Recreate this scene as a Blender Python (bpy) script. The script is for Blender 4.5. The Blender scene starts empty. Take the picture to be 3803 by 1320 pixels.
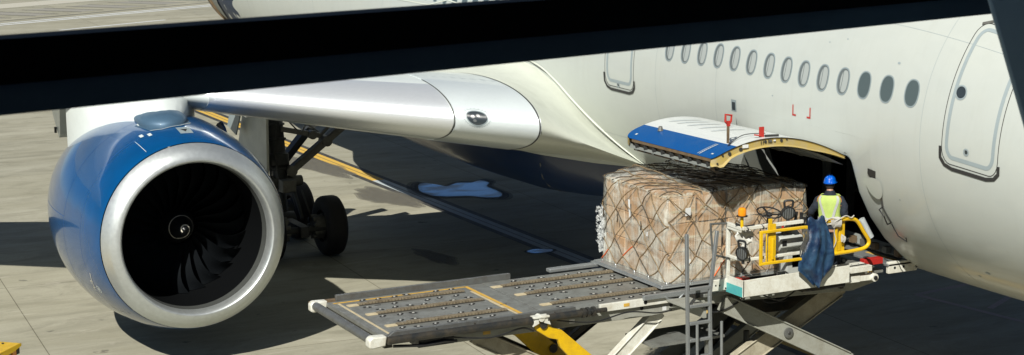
import bpy, math, random
from mathutils import Vector as V, noise
random.seed(7)
sc = bpy.context.scene; COL = sc.collection
R = math.radians; PI = math.pi

# ---------------------------------------------------------------- materials
MATS = {}
def nt(name):
    m = bpy.data.materials.new(name); m.use_nodes = True
    n = m.node_tree; b = n.nodes['Principled BSDF']; MATS[name] = m
    return m, n, b
def node(n, t, **kw):
    x = n.nodes.new(t)
    for k, v in kw.items():
        if k in x.inputs: x.inputs[k].default_value = v
        else: setattr(x, k, v)
    return x
def coords(n, scale=(1, 1, 1), rot=(0, 0, 0)):
    tc = n.nodes.new('ShaderNodeTexCoord'); mp = n.nodes.new('ShaderNodeMapping')
    mp.inputs['Scale'].default_value = scale; mp.inputs['Rotation'].default_value = rot
    n.links.new(tc.outputs['Object'], mp.inputs['Vector']); return mp.outputs['Vector']
def noise_n(n, vec, scale=5., detail=6, rough=.6, dist=0.):
    x = node(n, 'ShaderNodeTexNoise', Scale=scale, Detail=detail, Roughness=rough, Distortion=dist)
    n.links.new(vec, x.inputs['Vector']); return x.outputs['Fac']
def ramp(n, fac, stops):
    r = n.nodes.new('ShaderNodeValToRGB'); e = r.color_ramp.elements
    while len(e) < len(stops): e.new(.5)
    for el, (p, c) in zip(e, stops): el.position = p; el.color = (c[0], c[1], c[2], 1) if hasattr(c, '__len__') else (c, c, c, 1)
    n.links.new(fac, r.inputs['Fac']); return r.outputs['Color']
def mix(n, fac, a, b, mode='MIX'):
    x = n.nodes.new('ShaderNodeMixRGB'); x.blend_type = mode
    for s, v in ((x.inputs['Fac'], fac), (x.inputs['Color1'], a), (x.inputs['Color2'], b)):
        if hasattr(v, 'node'): n.links.new(v, s)
        elif hasattr(v, '__len__'): s.default_value = (*v[:3], 1)
        else: s.default_value = v
    return x.outputs['Color']
def math_n(n, op, a, b=0., clamp=False):
    x = n.nodes.new('ShaderNodeMath'); x.operation = op; x.use_clamp = clamp
    for s, v in ((x.inputs[0], a), (x.inputs[1], b)):
        if hasattr(v, 'node'): n.links.new(v, s)
        else: s.default_value = v
    return x.outputs[0]
def bump(n, b, h, strength=.2, dist=.01):
    x = node(n, 'ShaderNodeBump', Strength=strength, Distance=dist)
    n.links.new(h, x.inputs['Height']); n.links.new(x.outputs['Normal'], b.inputs['Normal'])
def paint(name, col, rough=.4, metal=0., coat=0., dirt=.25, dscale=3., dcol=None, bmp=0., spec=.5, stretch=(1, 1, 1)):
    m, n, b = nt(name)
    v = coords(n, stretch)
    f = noise_n(n, v, dscale, 8, .65, .3)
    f2 = noise_n(n, v, dscale*9, 4, .6)
    d = dcol or tuple(c*.45 for c in col)
    mask = ramp(n, f, [(.42, 0), (.72, 1)])
    c = mix(n, math_n(n, 'MULTIPLY', mask, dirt), col, d)
    c = mix(n, math_n(n, 'MULTIPLY', ramp(n, f2, [(.45, 0), (.8, 1)]), dirt*.6), c, d)
    n.links.new(c, b.inputs['Base Color'])
    rr = math_n(n, 'ADD', math_n(n, 'MULTIPLY', f, .25), rough-.1)
    n.links.new(rr, b.inputs['Roughness'])
    b.inputs['Metallic'].default_value = metal; b.inputs['Coat Weight'].default_value = coat
    b.inputs['Coat Roughness'].default_value = .06; b.inputs['Specular IOR Level'].default_value = spec
    if bmp: bump(n, b, f2, bmp, .004)
    return m

# fuselage: white paint, navy belly band aft, light grime
WHITE = (.465, .497, .463)
def fuselage_mat(name, navy):
    m, n, b = nt(name)
    tc = n.nodes.new('ShaderNodeTexCoord'); sp = n.nodes.new('ShaderNodeSeparateXYZ')
    n.links.new(tc.outputs['Object'], sp.inputs[0]); X, Y, Z = sp.outputs
    v = coords(n, (.35, 1, 1)); f = noise_n(n, v, 1.3, 8, .6); f2 = noise_n(n, coords(n, (.15, 1, 1)), 9, 5, .6)
    c = mix(n, math_n(n, 'MULTIPLY', ramp(n, f, [(.35, 0), (.75, 1)]), .16), WHITE, (.55, .55, .45))
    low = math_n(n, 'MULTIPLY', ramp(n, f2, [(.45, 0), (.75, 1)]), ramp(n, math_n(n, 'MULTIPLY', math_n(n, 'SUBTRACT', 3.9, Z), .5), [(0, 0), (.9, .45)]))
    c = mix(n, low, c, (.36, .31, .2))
    sv = noise_n(n, coords(n, (2.2, .3, .3)), 1.9, 7, .75); c = mix(n, ramp(n, sv, [(.52, 0), (.78, .13)]), c, (.30, .29, .22))
    bl = noise_n(n, coords(n, (.7, 1, 1.2)), 3.1, 2, .5); c = mix(n, ramp(n, bl, [(.45, 0), (.6, .07)]), c, (.35, .38, .36))
    if navy:
        lim = math_n(n, 'SUBTRACT', 3.02, math_n(n, 'MULTIPLY', math_n(n, 'POWER', math_n(n, 'MAXIMUM', math_n(n, 'SUBTRACT', X, 33.), 0.), 2.), .009))
        msk = math_n(n, 'MULTIPLY', math_n(n, 'LESS_THAN', Z, lim), math_n(n, 'GREATER_THAN', X, 26.4))
        c = mix(n, msk, c, (.006, .022, .075))
    n.links.new(c, b.inputs['Base Color'])
    b.inputs['Roughness'].default_value = .34; b.inputs['Coat Weight'].default_value = .35; b.inputs['Coat Roughness'].default_value = .12
    bump(n, b, noise_n(n, coords(n), .9, 3, .5), .12, .03)
    return m
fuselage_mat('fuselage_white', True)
paint('wing_white', (.62, .67, .65), .32, 0, .3, .12, 2.)
paint('root_silver', (.66, .72, .72), .3, .25, .5, .1, 1.5)
paint('fairing_white', (.62, .65, .56), .36, 0, .3, .15, 2.)
m, n, b = nt('polished_metal')
v = coords(n, (9, .5, 9)); f = noise_n(n, v, 6, 8, .7)
n.links.new(mix(n, f, (.78, .82, .83), (.93, .96, .97)), b.inputs['Base Color']); b.inputs['Metallic'].default_value = .65
n.links.new(math_n(n, 'ADD', math_n(n, 'MULTIPLY', f, .18), .3), b.inputs['Roughness']); bump(n, b, f, .06, .004)
m, n, b = nt('lip_metal')
f = noise_n(n, coords(n, (3, 3, 3)), 4, 8, .7)
n.links.new(mix(n, f, (.50, .53, .52), (.70, .74, .73)), b.inputs['Base Color']); b.inputs['Metallic'].default_value = .8
n.links.new(math_n(n, 'ADD', math_n(n, 'MULTIPLY', f, .16), .36), b.inputs['Roughness'])
m, n, b = nt('engine_blue')
f = noise_n(n, coords(n), 2.2, 7, .6)
n.links.new(mix(n, ramp(n, f, [(.4, 0), (.75, .35)]), (.0, .060, .19), (.0, .03, .09)), b.inputs['Base Color'])
b.inputs['Roughness'].default_value = .22; b.inputs['Coat Weight'].default_value = .75; b.inputs['Coat IOR'].default_value = 1.5; b.inputs['Coat Roughness'].default_value = .015; b.inputs['Specular IOR Level'].default_value = .35
bump(n, b, noise_n(n, coords(n), 1.6, 2, .5), .1, .02)
paint('door_blue', (.0, .075, .27), .35, 0, .3, .2, 4., (.05, .12, .25))
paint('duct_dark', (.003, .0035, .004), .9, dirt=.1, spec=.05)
paint('duct_liner', (.07, .075, .07), .5, .2, 0, .3, 8, bmp=.3)
paint('fan_metal', (.02, .024, .028), .3, .5, 0, .3, 5)
paint('spinner_black', (.008, .009, .01), .35)
paint('door_white_lit', (.66, .69, .66), .32, 0, .3, .12, 2.)  # lighter copy of the fuselage white, light on the upturned door put into colour
paint('cream', (.75, .72, .6), .5)
paint('grey_stripe', (.29, .345, .355), .5, dirt=.15)
paint('line_dark', (.03, .03, .028), .6)
paint('rubber', (.012, .012, .013), .75, dirt=.5, dcol=(.035, .033, .03), bmp=.2)
paint('gear_grey', (.045, .048, .045), .5, .2, 0, .5, 9, (.02, .02, .018))
paint('gear_light', (.17, .17, .15), .45, .3, 0, .5, 9, (.05, .045, .035))
paint('gear_door', (.6, .62, .56), .45, dirt=.25)
paint('glass_dark', (.035, .045, .05), .12, spec=.8)
paint('window_closed', (.075, .1, .1), .3, coat=.5, dirt=.05)
paint('window_blind', (.36, .39, .37), .35, coat=.5, dirt=.05)
paint('reveal_shading', (.12, .14, .14), .4, dirt=.05)
paint('window_ring', (.24, .29, .30), .4, dirt=.1)
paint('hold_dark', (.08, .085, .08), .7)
paint('hold_rib', (.3, .32, .3), .6)
paint('primer_yellow', (.42, .31, .075), .55, 0, 0, .6, 5, (.33, .31, .25))
paint('primer_brown', (.16, .11, .06), .6, 0, 0, .6, 9, (.04, .03, .02))
paint('frame_grey', (.25, .27, .25), .5, .2)
paint('steel_blue', (.065, .13, .20), .5, .25, .1, .3, 5)
paint('doorway_dark', (.006, .022, .06), .5, dirt=.3)
paint('flag_red', (.45, .03, .02), .5, dirt=.3)
# loader
paint('loader_white', (.66, .67, .60), .42, 0, 0, .55, 6, (.36, .31, .21))
paint('loader_tan', (.40, .37, .28), .5, 0, 0, .55, 5, (.16, .13, .08))
paint('loader_grey', (.30, .31, .27), .5, 0, 0, .45, 4, (.14, .12, .08))
paint('deck_steel', (.24, .25, .23), .42, .35, 0, .75, 4.5, (.12, .115, .10), bmp=.25)
paint('steel_dark', (.03, .034, .035), .4, .4, 0, .5, 6, (.13, .1, .06))
paint('steel_mid', (.17, .18, .175), .4, .5, 0, .5, 7, (.08, .06, .04))
paint('galvanised', (.33, .35, .35), .4, .6, 0, .3, 8)
paint('rust_chain', (.27, .225, .15), .6, .25, 0, .7, 14, (.07, .05, .03), bmp=.5)
paint('line_yellow', (.62, .37, .05), .55, 0, 0, .5, 12, (.2, .15, .08))
paint('line_cream', (.55, .47, .3), .55, 0, 0, .4, 12, (.2, .15, .08))
paint('safety_yellow', (.70, .44, .005), .36, 0, .2, .45, 7, (.36, .2, .02))
paint('caster_metal', (.6, .6, .55), .35, .5)
paint('hole_dark', (.006, .006, .006), .8)
paint('black_plastic', (.012, .013, .014), .4, dirt=.3, dcol=(.04, .04, .04))
paint('console_grey', (.42, .44, .41), .45, dirt=.2)
paint('red_paint', (.42, .02, .015), .45, dirt=.4, dcol=(.15, .01, .01))
paint('amber', (.85, .30, .01), .2, coat=.6, dirt=.05)
paint('teal_paint', (.08, .42, .38), .5, dirt=.5, dscale=6, dcol=(.05, .2, .4))
paint('lens_grey', (.12, .13, .13), .2, spec=.8)
# cargo
paint('cardboard', (.46, .285, .155), .7, 0, 0, .45, 3, (.28, .17, .09))
paint('cardboard_pale', (.52, .36, .22), .75, 0, 0, .35, 3, (.33, .21, .12))
paint('box_tape', (.55, .46, .3), .3)
paint('label_white', (.7, .72, .7), .6)
paint('net_tan', (.24, .17, .09), .8, dirt=.5, dscale=10)
paint('net_dark', (.07, .055, .035), .8, dirt=.5, dscale=10)
paint('net_orange', (.7, .12, .02), .7)
paint('alu_pallet', (.42, .44, .43), .38, .7, 0, .4, 8)
m, n, b = nt('stretch_film')
b.inputs['Base Color'].default_value = (.70, .70, .61, 1); b.inputs['Roughness'].default_value = .16
b.inputs['Specular IOR Level'].default_value = .9; b.inputs['Coat Weight'].default_value = 1.; b.inputs['Coat Roughness'].default_value = .05
f = noise_n(n, coords(n, (1.2, 1.2, .16)), 7.5, 6, .62, .7)
g = noise_n(n, coords(n, (.7, .7, 1.5), (R(20), R(15), 0)), 2.1, 4, .55, .5)
tr = n.nodes.new('ShaderNodeBsdfTransparent'); tr.inputs['Color'].default_value = (.97, .97, .95, 1)
ms = n.nodes.new('ShaderNodeMixShader')
tcz = n.nodes.new('ShaderNodeTexCoord'); spz = n.nodes.new('ShaderNodeSeparateXYZ'); n.links.new(tcz.outputs['Object'], spz.inputs[0])
wrapz = ramp(n, math_n(n, 'SUBTRACT', spz.outputs[2], 2.5), [(.0, 1.), (.55, .75), (.95, .15), (1., .1)])
wrapy = ramp(n, math_n(n, 'SUBTRACT', spz.outputs[1], 4.85), [(.0, .35), (.7, 1.)])
g = math_n(n, 'ADD', g, math_n(n, 'MULTIPLY', math_n(n, 'MULTIPLY', wrapz, wrapy), .13))
fac = math_n(n, 'ADD', ramp(n, f, [(.44, .05), (.68, .42)]), ramp(n, g, [(.47, 0), (.66, .46)]), True)
n.links.new(fac, ms.inputs[0]); n.links.new(tr.outputs[0], ms.inputs[1]); n.links.new(b.outputs[0], ms.inputs[2])
n.links.new(ms.outputs[0], n.nodes['Material Output'].inputs['Surface'])
bump(n, b, math_n(n, 'ADD', f, math_n(n, 'MULTIPLY', g, 1.5)), .75, .04)
m, n, b = nt('film_loose')
b.inputs['Base Color'].default_value = (.8, .84, .83, 1); b.inputs['Roughness'].default_value = .15
f = noise_n(n, coords(n), 22, 5, .7, 1.)
bump(n, b, f, 1., .03)
tr = n.nodes.new('ShaderNodeBsdfTransparent'); ms = n.nodes.new('ShaderNodeMixShader'); ms.inputs[0].default_value = .55
n.links.new(tr.outputs[0], ms.inputs[1]); n.links.new(b.outputs[0], ms.inputs[2]); n.links.new(ms.outputs[0], n.nodes['Material Output'].inputs['Surface'])
m, n, b = nt('tarp_blue')
f = noise_n(n, coords(n), 4, 8, .7, .5)
n.links.new(mix(n, ramp(n, f, [(.4, 0), (.68, .75)]), (.001, .010, .042), (.035, .095, .17)), b.inputs['Base Color'])
b.inputs['Roughness'].default_value = .42; b.inputs['Coat Weight'].default_value = .1; bump(n, b, noise_n(n, coords(n), 9, 5, .6, .8), .5, .02)
# person
paint('navy_cloth', (.012, .018, .03), .85, dirt=.4, bmp=.5)
paint('skin', (.42, .24, .16), .5, dirt=.1)
paint('hair_dark', (.015, .012, .01), .7)
paint('helmet_blue', (.0, .10, .55), .25, coat=.8, dirt=.1)
paint('vest_lime', (.44, .57, .15), .75, dirt=.25, dscale=9, bmp=.4)
paint('reflective_grey', (.55, .57, .55), .35, .2, dirt=.15)
paint('orange_trim', (.6, .25, .05), .7)
paint('rope_grey', (.45, .44, .4), .8, bmp=.4)
paint('paper', (.62, .62, .56), .7, dirt=.3, dscale=9, bmp=.6)
m, n, b = nt('cloudy_plastic')
b.inputs['Base Color'].default_value = (.55, .6, .6, 1); b.inputs['Roughness'].default_value = .3
b.inputs['Alpha'].default_value = .6
# window frame of the terminal
paint('mullion_black', (.003, .003, .003), .6, spec=.1)
paint('mullion_slate', (.12, .19, .26), .5, spec=.2)
paint('terminal_dark', (.3, .31, .32), .6)
paint('strut_slate', (.42, .58, .64), .5, dirt=.15)
# ground
m, n, b = nt('apron_concrete')
v = coords(n, (1, 1, 1), (0, 0, R(3)))
f1 = noise_n(n, coords(n, (.22, .05, 1)), 3., 9, .68, .5); f2 = noise_n(n, coords(n, (.6, .22, 1)), 2.2, 9, .72, .8); f3 = noise_n(n, v, 14, 8, .75)
c = mix(n, ramp(n, f1, [(.3, 0), (.7, 1)]), (.29, .275, .20), (.415, .398, .312))
c = mix(n, ramp(n, f2, [(.47, 0), (.72, .75)]), c, (.20, .19, .14))
c = mix(n, ramp(n, f3, [(.45, 0), (.75, .22)]), c, (.18, .165, .13))
br = node(n, 'ShaderNodeTexBrick', Scale=1.)
br.offset = 0; br.inputs['Mortar Size'].default_value = .012; br.inputs['Brick Width'].default_value = 7.4; br.inputs['Row Height'].default_value = 7.4; br.inputs['Mortar Smooth'].default_value = .3
br.inputs['Color1'].default_value = (1, 1, 1, 1); br.inputs['Color2'].default_value = (.86, .87, .88, 1); br.inputs['Mortar'].default_value = (.42, .4, .37, 1); br.inputs['Bias'].default_value = .1
n.links.new(v, br.inputs['Vector'])
c = mix(n, 1., c, br.outputs['Color'], 'MULTIPLY')
st = noise_n(n, coords(n, (.5, .12, 1), (0, 0, R(20))), 3.1, 5, .6, 2.)
c = mix(n, ramp(n, st, [(.62, 0), (.7, .35), (.74, 0)]), c, (.5, .47, .4))
oil = noise_n(n, v, 1.9, 3, .5); c = mix(n, ramp(n, oil, [(.69, 0), (.74, .65)]), c, (.07, .065, .055))
n.links.new(c, b.inputs['Base Color']); b.inputs['Roughness'].default_value = .82; b.inputs['Specular IOR Level'].default_value = .25
bump(n, b, f3, .25, .01)
def worn(name, col, lo=.35, amt=.7, under=(.3, .28, .22)):
    m, n, b = nt(name)
    f = noise_n(n, coords(n, (.6, 1.4, 1)), 5, 9, .8, .5)
    n.links.new(mix(n, ramp(n, f, [(lo, 0), (lo+.3, amt)]), col, under), b.inputs['Base Color']); b.inputs['Roughness'].default_value = .7
worn('mark_yellow', (.62, .39, .06), .5, .7)
worn('mark_yellow_shaded', (.46, .51, .53), .45, .7, (.22, .23, .21))  # yellow guide line inside the aircraft's shadow, shade put into the paint colour
worn('wet_dark', (.05, .052, .05), .6, .5, (.12, .12, .1))
worn('mark_black', (.035, .035, .033), .5, .6)
worn('mark_white', (.62, .65, .66), .5, .5)
worn('mark_pink', (.40, .30, .27), .45, .8, (.22, .22, .19))
worn('slab_pale', (.48, .46, .38), .4, .5, (.4, .38, .31))
worn('slab_grey', (.27, .26, .22), .4, .5, (.32, .3, .25))
worn('wet_stain', (.17, .16, .13), .45, .5)
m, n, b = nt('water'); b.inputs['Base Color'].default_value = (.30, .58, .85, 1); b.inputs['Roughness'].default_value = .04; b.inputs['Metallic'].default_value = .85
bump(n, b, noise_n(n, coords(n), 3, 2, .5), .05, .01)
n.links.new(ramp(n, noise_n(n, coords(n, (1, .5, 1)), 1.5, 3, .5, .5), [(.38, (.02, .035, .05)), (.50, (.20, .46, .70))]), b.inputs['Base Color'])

def thin(name, a):          # shallow film: part of what lies below shows through
    n = MATS[name].node_tree; t = n.nodes.new('ShaderNodeBsdfTransparent'); x = n.nodes.new('ShaderNodeMixShader'); x.inputs[0].default_value = a
    n.links.new(t.outputs[0], x.inputs[1]); n.links.new(n.nodes['Principled BSDF'].outputs[0], x.inputs[2]); n.links.new(x.outputs[0], n.nodes['Material Output'].inputs['Surface'])
thin('water', .42); thin('wet_dark', .4); thin('wet_stain', .4)

# ---------------------------------------------------------------- mesh builder
class MB:
    def __init__(s): s.v = []; s.f = []; s.m = []
    def add(s, vs, fs, mi=0):
        o = len(s.v); s.v += [tuple(p) for p in vs]
        for f in fs: s.f.append(tuple(i+o for i in f)); s.m.append(mi)
        return s
    def box(s, x0, x1, y0, y1, z0, z1, mi=0):
        vs = [(x, y, z) for z in (z0, z1) for y in (y0, y1) for x in (x0, x1)]
        return s.add(vs, [(0, 2, 3, 1), (4, 5, 7, 6), (0, 1, 5, 4), (2, 6, 7, 3), (0, 4, 6, 2), (1, 3, 7, 5)], mi)
    def bar(s, a, b, w, h, up=(0, 0, 1), mi=0):
        a = V(a); b = V(b); d = (b-a).normalized(); up = V(up)
        sd = d.cross(up)
        if sd.length < 1e-4: sd = d.cross(V((1, 0, 0)))
        sd.normalize(); u = sd.cross(d).normalized(); vs = []
        for p in (a, b):
            for i, j in ((-1, -1), (1, -1), (1, 1), (-1, 1)): vs.append(p+sd*i*w/2+u*j*h/2)
        return s.add(vs, [(0, 1, 2, 3), (7, 6, 5, 4), (0, 4, 5, 1), (1, 5, 6, 2), (2, 6, 7, 3), (3, 7, 4, 0)], mi)
    def tube(s, pts, r, n=8, mi=0, closed=False, cap=True):
        pts = [V(p) for p in pts]; N = len(pts); rr = r if hasattr(r, '__len__') else [r]*N
        vs = []; prev = None
        for i, p in enumerate(pts):
            if closed: d = pts[(i+1) % N]-pts[i-1]
            else: d = pts[min(i+1, N-1)]-pts[max(i-1, 0)]
            if d.length < 1e-9: d = V((0, 0, 1))
            d.normalize()
            if prev is None: u = d.orthogonal().normalized()
            else:
                u = prev-d*prev.dot(d)
                u = u.normalized() if u.length > 1e-6 else d.orthogonal().normalized()
            prev = u; w = d.cross(u)
            for k in range(n):
                a = 2*PI*k/n; vs.append(p+(u*math.cos(a)+w*math.sin(a))*rr[i])
        fs = []
        for i in range(N if closed else N-1):
            j = (i+1) % N
            for k in range(n): l = (k+1) % n; fs.append((i*n+k, i*n+l, j*n+l, j*n+k))
        if cap and not closed: fs.append(tuple(range(n))[::-1]); fs.append(tuple((N-1)*n+k for k in range(n)))
        return s.add(vs, fs, mi)
    def rings(s, rings, mi=0, close=True, cap0=False, cap1=False):
        n = len(rings[0]); vs = [p for r in rings for p in r]; fs = []
        for i in range(len(rings)-1):
            for k in range(n if close else n-1): l = (k+1) % n; fs.append((i*n+k, i*n+l, (i+1)*n+l, (i+1)*n+k))
        if cap0: fs.append(tuple(range(n))[::-1])
        if cap1: fs.append(tuple((len(rings)-1)*n+k for k in range(n)))
        return s.add(vs, fs, mi)
    def lathe(s, c, axis, prof, n=32, mi=0):      # prof (dist along axis, radius)
        c = V(c); ax = V(axis).normalized(); u = ax.orthogonal().normalized(); w = ax.cross(u)
        return s.rings([[c+ax*d+(u*math.cos(2*PI*k/n)+w*math.sin(2*PI*k/n))*r for k in range(n)] for d, r in prof], mi)
    def prism(s, poly, axis, a, b, mi=0):          # poly in the two other axes
        ax = 'xyz'.index(axis)
        def P(p, q): l = list(p); l.insert(ax, q); return l
        n = len(poly); vs = [P(p, a) for p in poly]+[P(p, b) for p in poly]
        return s.add(vs, [tuple(range(n)), tuple(range(2*n-1, n-1, -1))]+[(i, n+i, n+(i+1) % n, (i+1) % n) for i in range(n)], mi)
    def sphere(s, c, r, n=12, mi=0, sq=(1, 1, 1)):
        rg = []
        for i in range(n//2+1):
            t = PI*i/(n//2); rg.append([(c[0]+sq[0]*r*max(math.sin(t), 1e-3)*math.cos(2*PI*k/n), c[1]+sq[1]*r*max(math.sin(t), 1e-3)*math.sin(2*PI*k/n), c[2]+sq[2]*r*math.cos(t)) for k in range(n)])
        return s.rings(rg, mi)
    def build(s, name, mats, parent=None, label=None, sharp=35, bevel=0., recalc=True):
        me = bpy.data.meshes.new(name); me.from_pydata(s.v, [], s.f)
        if isinstance(mats, str): mats = [mats]
        for q in mats: me.materials.append(MATS[q])
        me.polygons.foreach_set('material_index', s.m)
        me.polygons.foreach_set('use_smooth', [True]*len(s.f))
        if recalc:
            import bmesh
            bm = bmesh.new(); bm.from_mesh(me); bmesh.ops.recalc_face_normals(bm, faces=bm.faces); bm.to_mesh(me); bm.free()
        me.set_sharp_from_angle(angle=R(sharp)); me.update()
        o = bpy.data.objects.new(name, me); COL.objects.link(o)
        if parent:
            o.parent = parent; o.location = -wloc(parent)
        if label: o['label'] = label
        if bevel:
            bv = o.modifiers.new('bevel', 'BEVEL'); bv.width = bevel; bv.segments = 2; bv.limit_method = 'ANGLE'; bv.angle_limit = R(40); bv.harden_normals = False
        return o
def wloc(o):
    l = V(o.location)
    while o.parent: o = o.parent; l += V(o.location)
    return l
def thing(name, label, cat, loc, group=None):
    o = bpy.data.objects.new(name, None); COL.objects.link(o); o.location = loc
    o['label'] = label; o['category'] = cat
    if group: o['group'] = group
    return o
def tag(o, label=None, cat=None, group=None, kind=None):
    for k, q in (('label', label), ('category', cat), ('group', group), ('kind', kind)):
        if q: o[k] = q
    return o
def interp(x, T):
    if x <= T[0][0]: return T[0][1]
    for (a, p), (b, q) in zip(T, T[1:]):
        if x <= b: return p+(q-p)*(x-a)/(b-a)
    return T[-1][1]
# surface helpers: S(a, b) -> point
def normal(S, a, b, out):
    e = 1e-3; p = V(S(a, b)); n_ = (V(S(a+e, b))-p).cross(V(S(a, b+e))-p).normalized()
    return n_ if n_.dot(out(p)) > 0 else -n_
def refine(S, pts, closed, step=.09):
    o = []; n = len(pts)
    for i in range(n if closed else n-1):
        a, b_ = pts[i], pts[(i+1) % n]; k = max(1, int((V(S(*a))-V(S(*b_))).length/step))
        for j in range(k): o.append(tuple(x+(y-x)*j/k for x, y in zip(a, b_)))
    if not closed: o.append(tuple(pts[-1]))
    return o
def ribbon(mb, S, pts, w, off, out, mi=0, closed=False, cross=(0,)):
    if not callable(w): pts = refine(S, pts, closed)
    P = [V(S(*q)) for q in pts]; N = [normal(S, *q, out) for q in pts]; n = len(P); vs = []
    for i in range(n):
        d = (P[(i+1) % n]-P[i-1]) if closed else P[min(i+1, n-1)]-P[max(i-1, 0)]
        sd = d.cross(N[i]).normalized(); ww = w if not callable(w) else w(i/(n-1))
        vs += [P[i]+N[i]*off+sd*ww/2, P[i]+N[i]*off-sd*ww/2]
    fs = [(2*i, 2*i+1, 2*((i+1) % n)+1, 2*((i+1) % n)) for i in range(n if closed else n-1)]
    mb.add(vs, fs, mi)
def disc(mb, S, c, outline, off, out, mi=0, rings=3):
    vs = [V(S(*c))+normal(S, *c, out)*off]; n = len(outline)
    for r in range(1, rings+1):
        for q in outline:
            a = c[0]+(q[0]-c[0])*r/rings; b = c[1]+(q[1]-c[1])*r/rings
            vs.append(V(S(a, b))+normal(S, a, b, out)*off)
    fs = [(0, 1+k, 1+(k+1) % n) for k in range(n)]
    for r in range(rings-1):
        for k in range(n): l = (k+1) % n; fs.append((1+r*n+k, 1+r*n+l, 1+(r+1)*n+l, 1+(r+1)*n+k))
    mb.add(vs, fs, mi)
def dens(pts, k=6, closed=False):
    o = []; n = len(pts)
    for i in range(n if closed else n-1):
        a, b_ = pts[i], pts[(i+1) % n]
        for j in range(k): t = j/k; o.append(tuple(x+(y-x)*t for x, y in zip(a, b_)))
    if not closed: o.append(tuple(pts[-1]))
    return o
def smooth_pts(P, closed=False, k=6):       # Catmull-Rom
    P = [V(p) for p in P]; n = len(P); o = []
    for i in range(n if closed else n-1):
        g = lambda j: P[j % n] if closed else P[max(0, min(n-1, j))]
        a, b_, c, d = g(i-1), g(i), g(i+1), g(i+2)
        for j in range(k):
            t = j/k; o.append(.5*((2*b_)+(c-a)*t+(2*a-5*b_+4*c-d)*t*t+(3*b_-a-3*c+d)*t**3))
    if not closed: o.append(P[-1])
    return o
def rrect(x0, x1, y0, y1, rx, ry, k=6):
    o = []
    for cx, cy, a0 in ((x1-rx, y1-ry, 0), (x0+rx, y1-ry, 90), (x0+rx, y0+ry, 180), (x1-rx, y0+ry, 270)):
        for j in range(k+1): a = R(a0+90*j/k); o.append((cx+rx*math.cos(a), cy+ry*math.sin(a)))
    return o
# ---------------------------------------------------------------- setting
def strip(mb, a, b, w, z, mi=0):
    a = V((*a, z)); b = V((*b, z)); d = (b-a).normalized(); s_ = V((-d.y, d.x, 0))*w/2
    mb.add([a-s_, b-s_, b+s_, a+s_], [(0, 1, 2, 3)], mi)
g = MB(); g.add([(-300, -900, 0), (1500, -900, 0), (1500, 500, 0), (-300, 500, 0)], [(0, 1, 2, 3)])
tag(g.build('apron', 'apron_concrete'), kind='structure')
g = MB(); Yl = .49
for x0, x1, my in ((5, 29.9, 0), (29.9, 46.2, 2), (46.2, 74, 0)):  # middle stretch takes the pale colour that stands for shade
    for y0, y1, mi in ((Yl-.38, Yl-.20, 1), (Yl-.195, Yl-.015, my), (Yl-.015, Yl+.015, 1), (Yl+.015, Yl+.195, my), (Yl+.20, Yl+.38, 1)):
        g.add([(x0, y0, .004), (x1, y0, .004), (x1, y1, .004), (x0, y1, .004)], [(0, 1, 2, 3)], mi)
tag(g.build('guide_line', ['mark_yellow', 'mark_black', 'mark_yellow_shaded']), kind='structure')
g = MB()
A, B = V((109.5, -.3)), V((116.4, -13.6)); d = (B-A).normalized(); nn = V((-d.y, d.x))
if nn.x < 0: nn = -nn
def far(o, a, b, w, mi=0, z=.004): strip(g, A+nn*o+d*a, A+nn*o+d*b, w, z, mi)
far(0, -40, 90, .35); far(.9, -40, 90, .35); far(-6.2, -.5, 8.0, .3)
tag(g.build('apron_white_lines', 'mark_white'), kind='structure')
g = MB()
far(2.6, -40, 90, .25, 1)
for i in range(-14, 34):
    o0 = i*1.95
    P = lambda o, a: tuple((A+nn*o+d*a))+(.004,)
    if i % 2: g.add([P(4.2, o0), P(4.2, o0+2.0), P(9, o0+1.2), P(9, o0-.8)], [(0, 1, 2, 3)], 0)
    g.add([tuple(q[:2])+(.008,) for q in (P(4.0, o0+1.95), P(4.0, o0+2.1), P(9.2, o0+1.25), P(9.2, o0+1.1))], [(0, 1, 2, 3)], 1)
far(13.5, -60, 90, 3.5, 2)
tag(g.build('apron_drain_pavement', ['slab_grey', 'mark_black', 'slab_pale']), kind='structure')
g = MB()
for a, b in (((27.54, -4.06), (27.79, -5.98)), ((27.54, -4.06), (22.5, -4.75)), ((25.9, -4.6), (26.6, -5.9))): strip(g, a, b, .14, .004)
tag(g.build('faded_box_marking', 'mark_pink'), kind='structure')
def blob(cx, cy, rx, ry, seed, rot=0):
    o = []
    for k in range(90):
        a = 2*PI*k/90; q = 1+.38*noise.noise((math.cos(a)*1.6+seed, math.sin(a)*1.6, seed))+.12*noise.noise((math.cos(a)*4+seed, math.sin(a)*4, seed))
        x, y = math.cos(a)*rx*q, math.sin(a)*ry*q; c_, s_ = math.cos(rot), math.sin(rot)
        o.append((cx+x*c_-y*s_, cy+x*s_+y*c_))
    return o
def flat(mb, pts, z): mb.add([(x, y, z) for x, y in pts], [tuple(range(len(pts)))])
PUD = ([(44.82, -.29), (44.94, -.59), (44.44, -.68), (44.2, -.83), (44.53, -1.3), (44.39, -1.68), (44.57, -2.02), (44.15, -2.09), (43.64, -1.79), (43.08, -1.75), (42.49, -1.66), (42.09, -1.38), (42.23, -1.02), (42.59, -.76), (42.87, -.15), (43.29, .09), (43.99, .06)],
       [(35.4, 1.11), (35.48, .89), (35.36, .68), (35.24, .55), (35.07, .69), (35.07, 1.05), (35.23, 1.16)])
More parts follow.
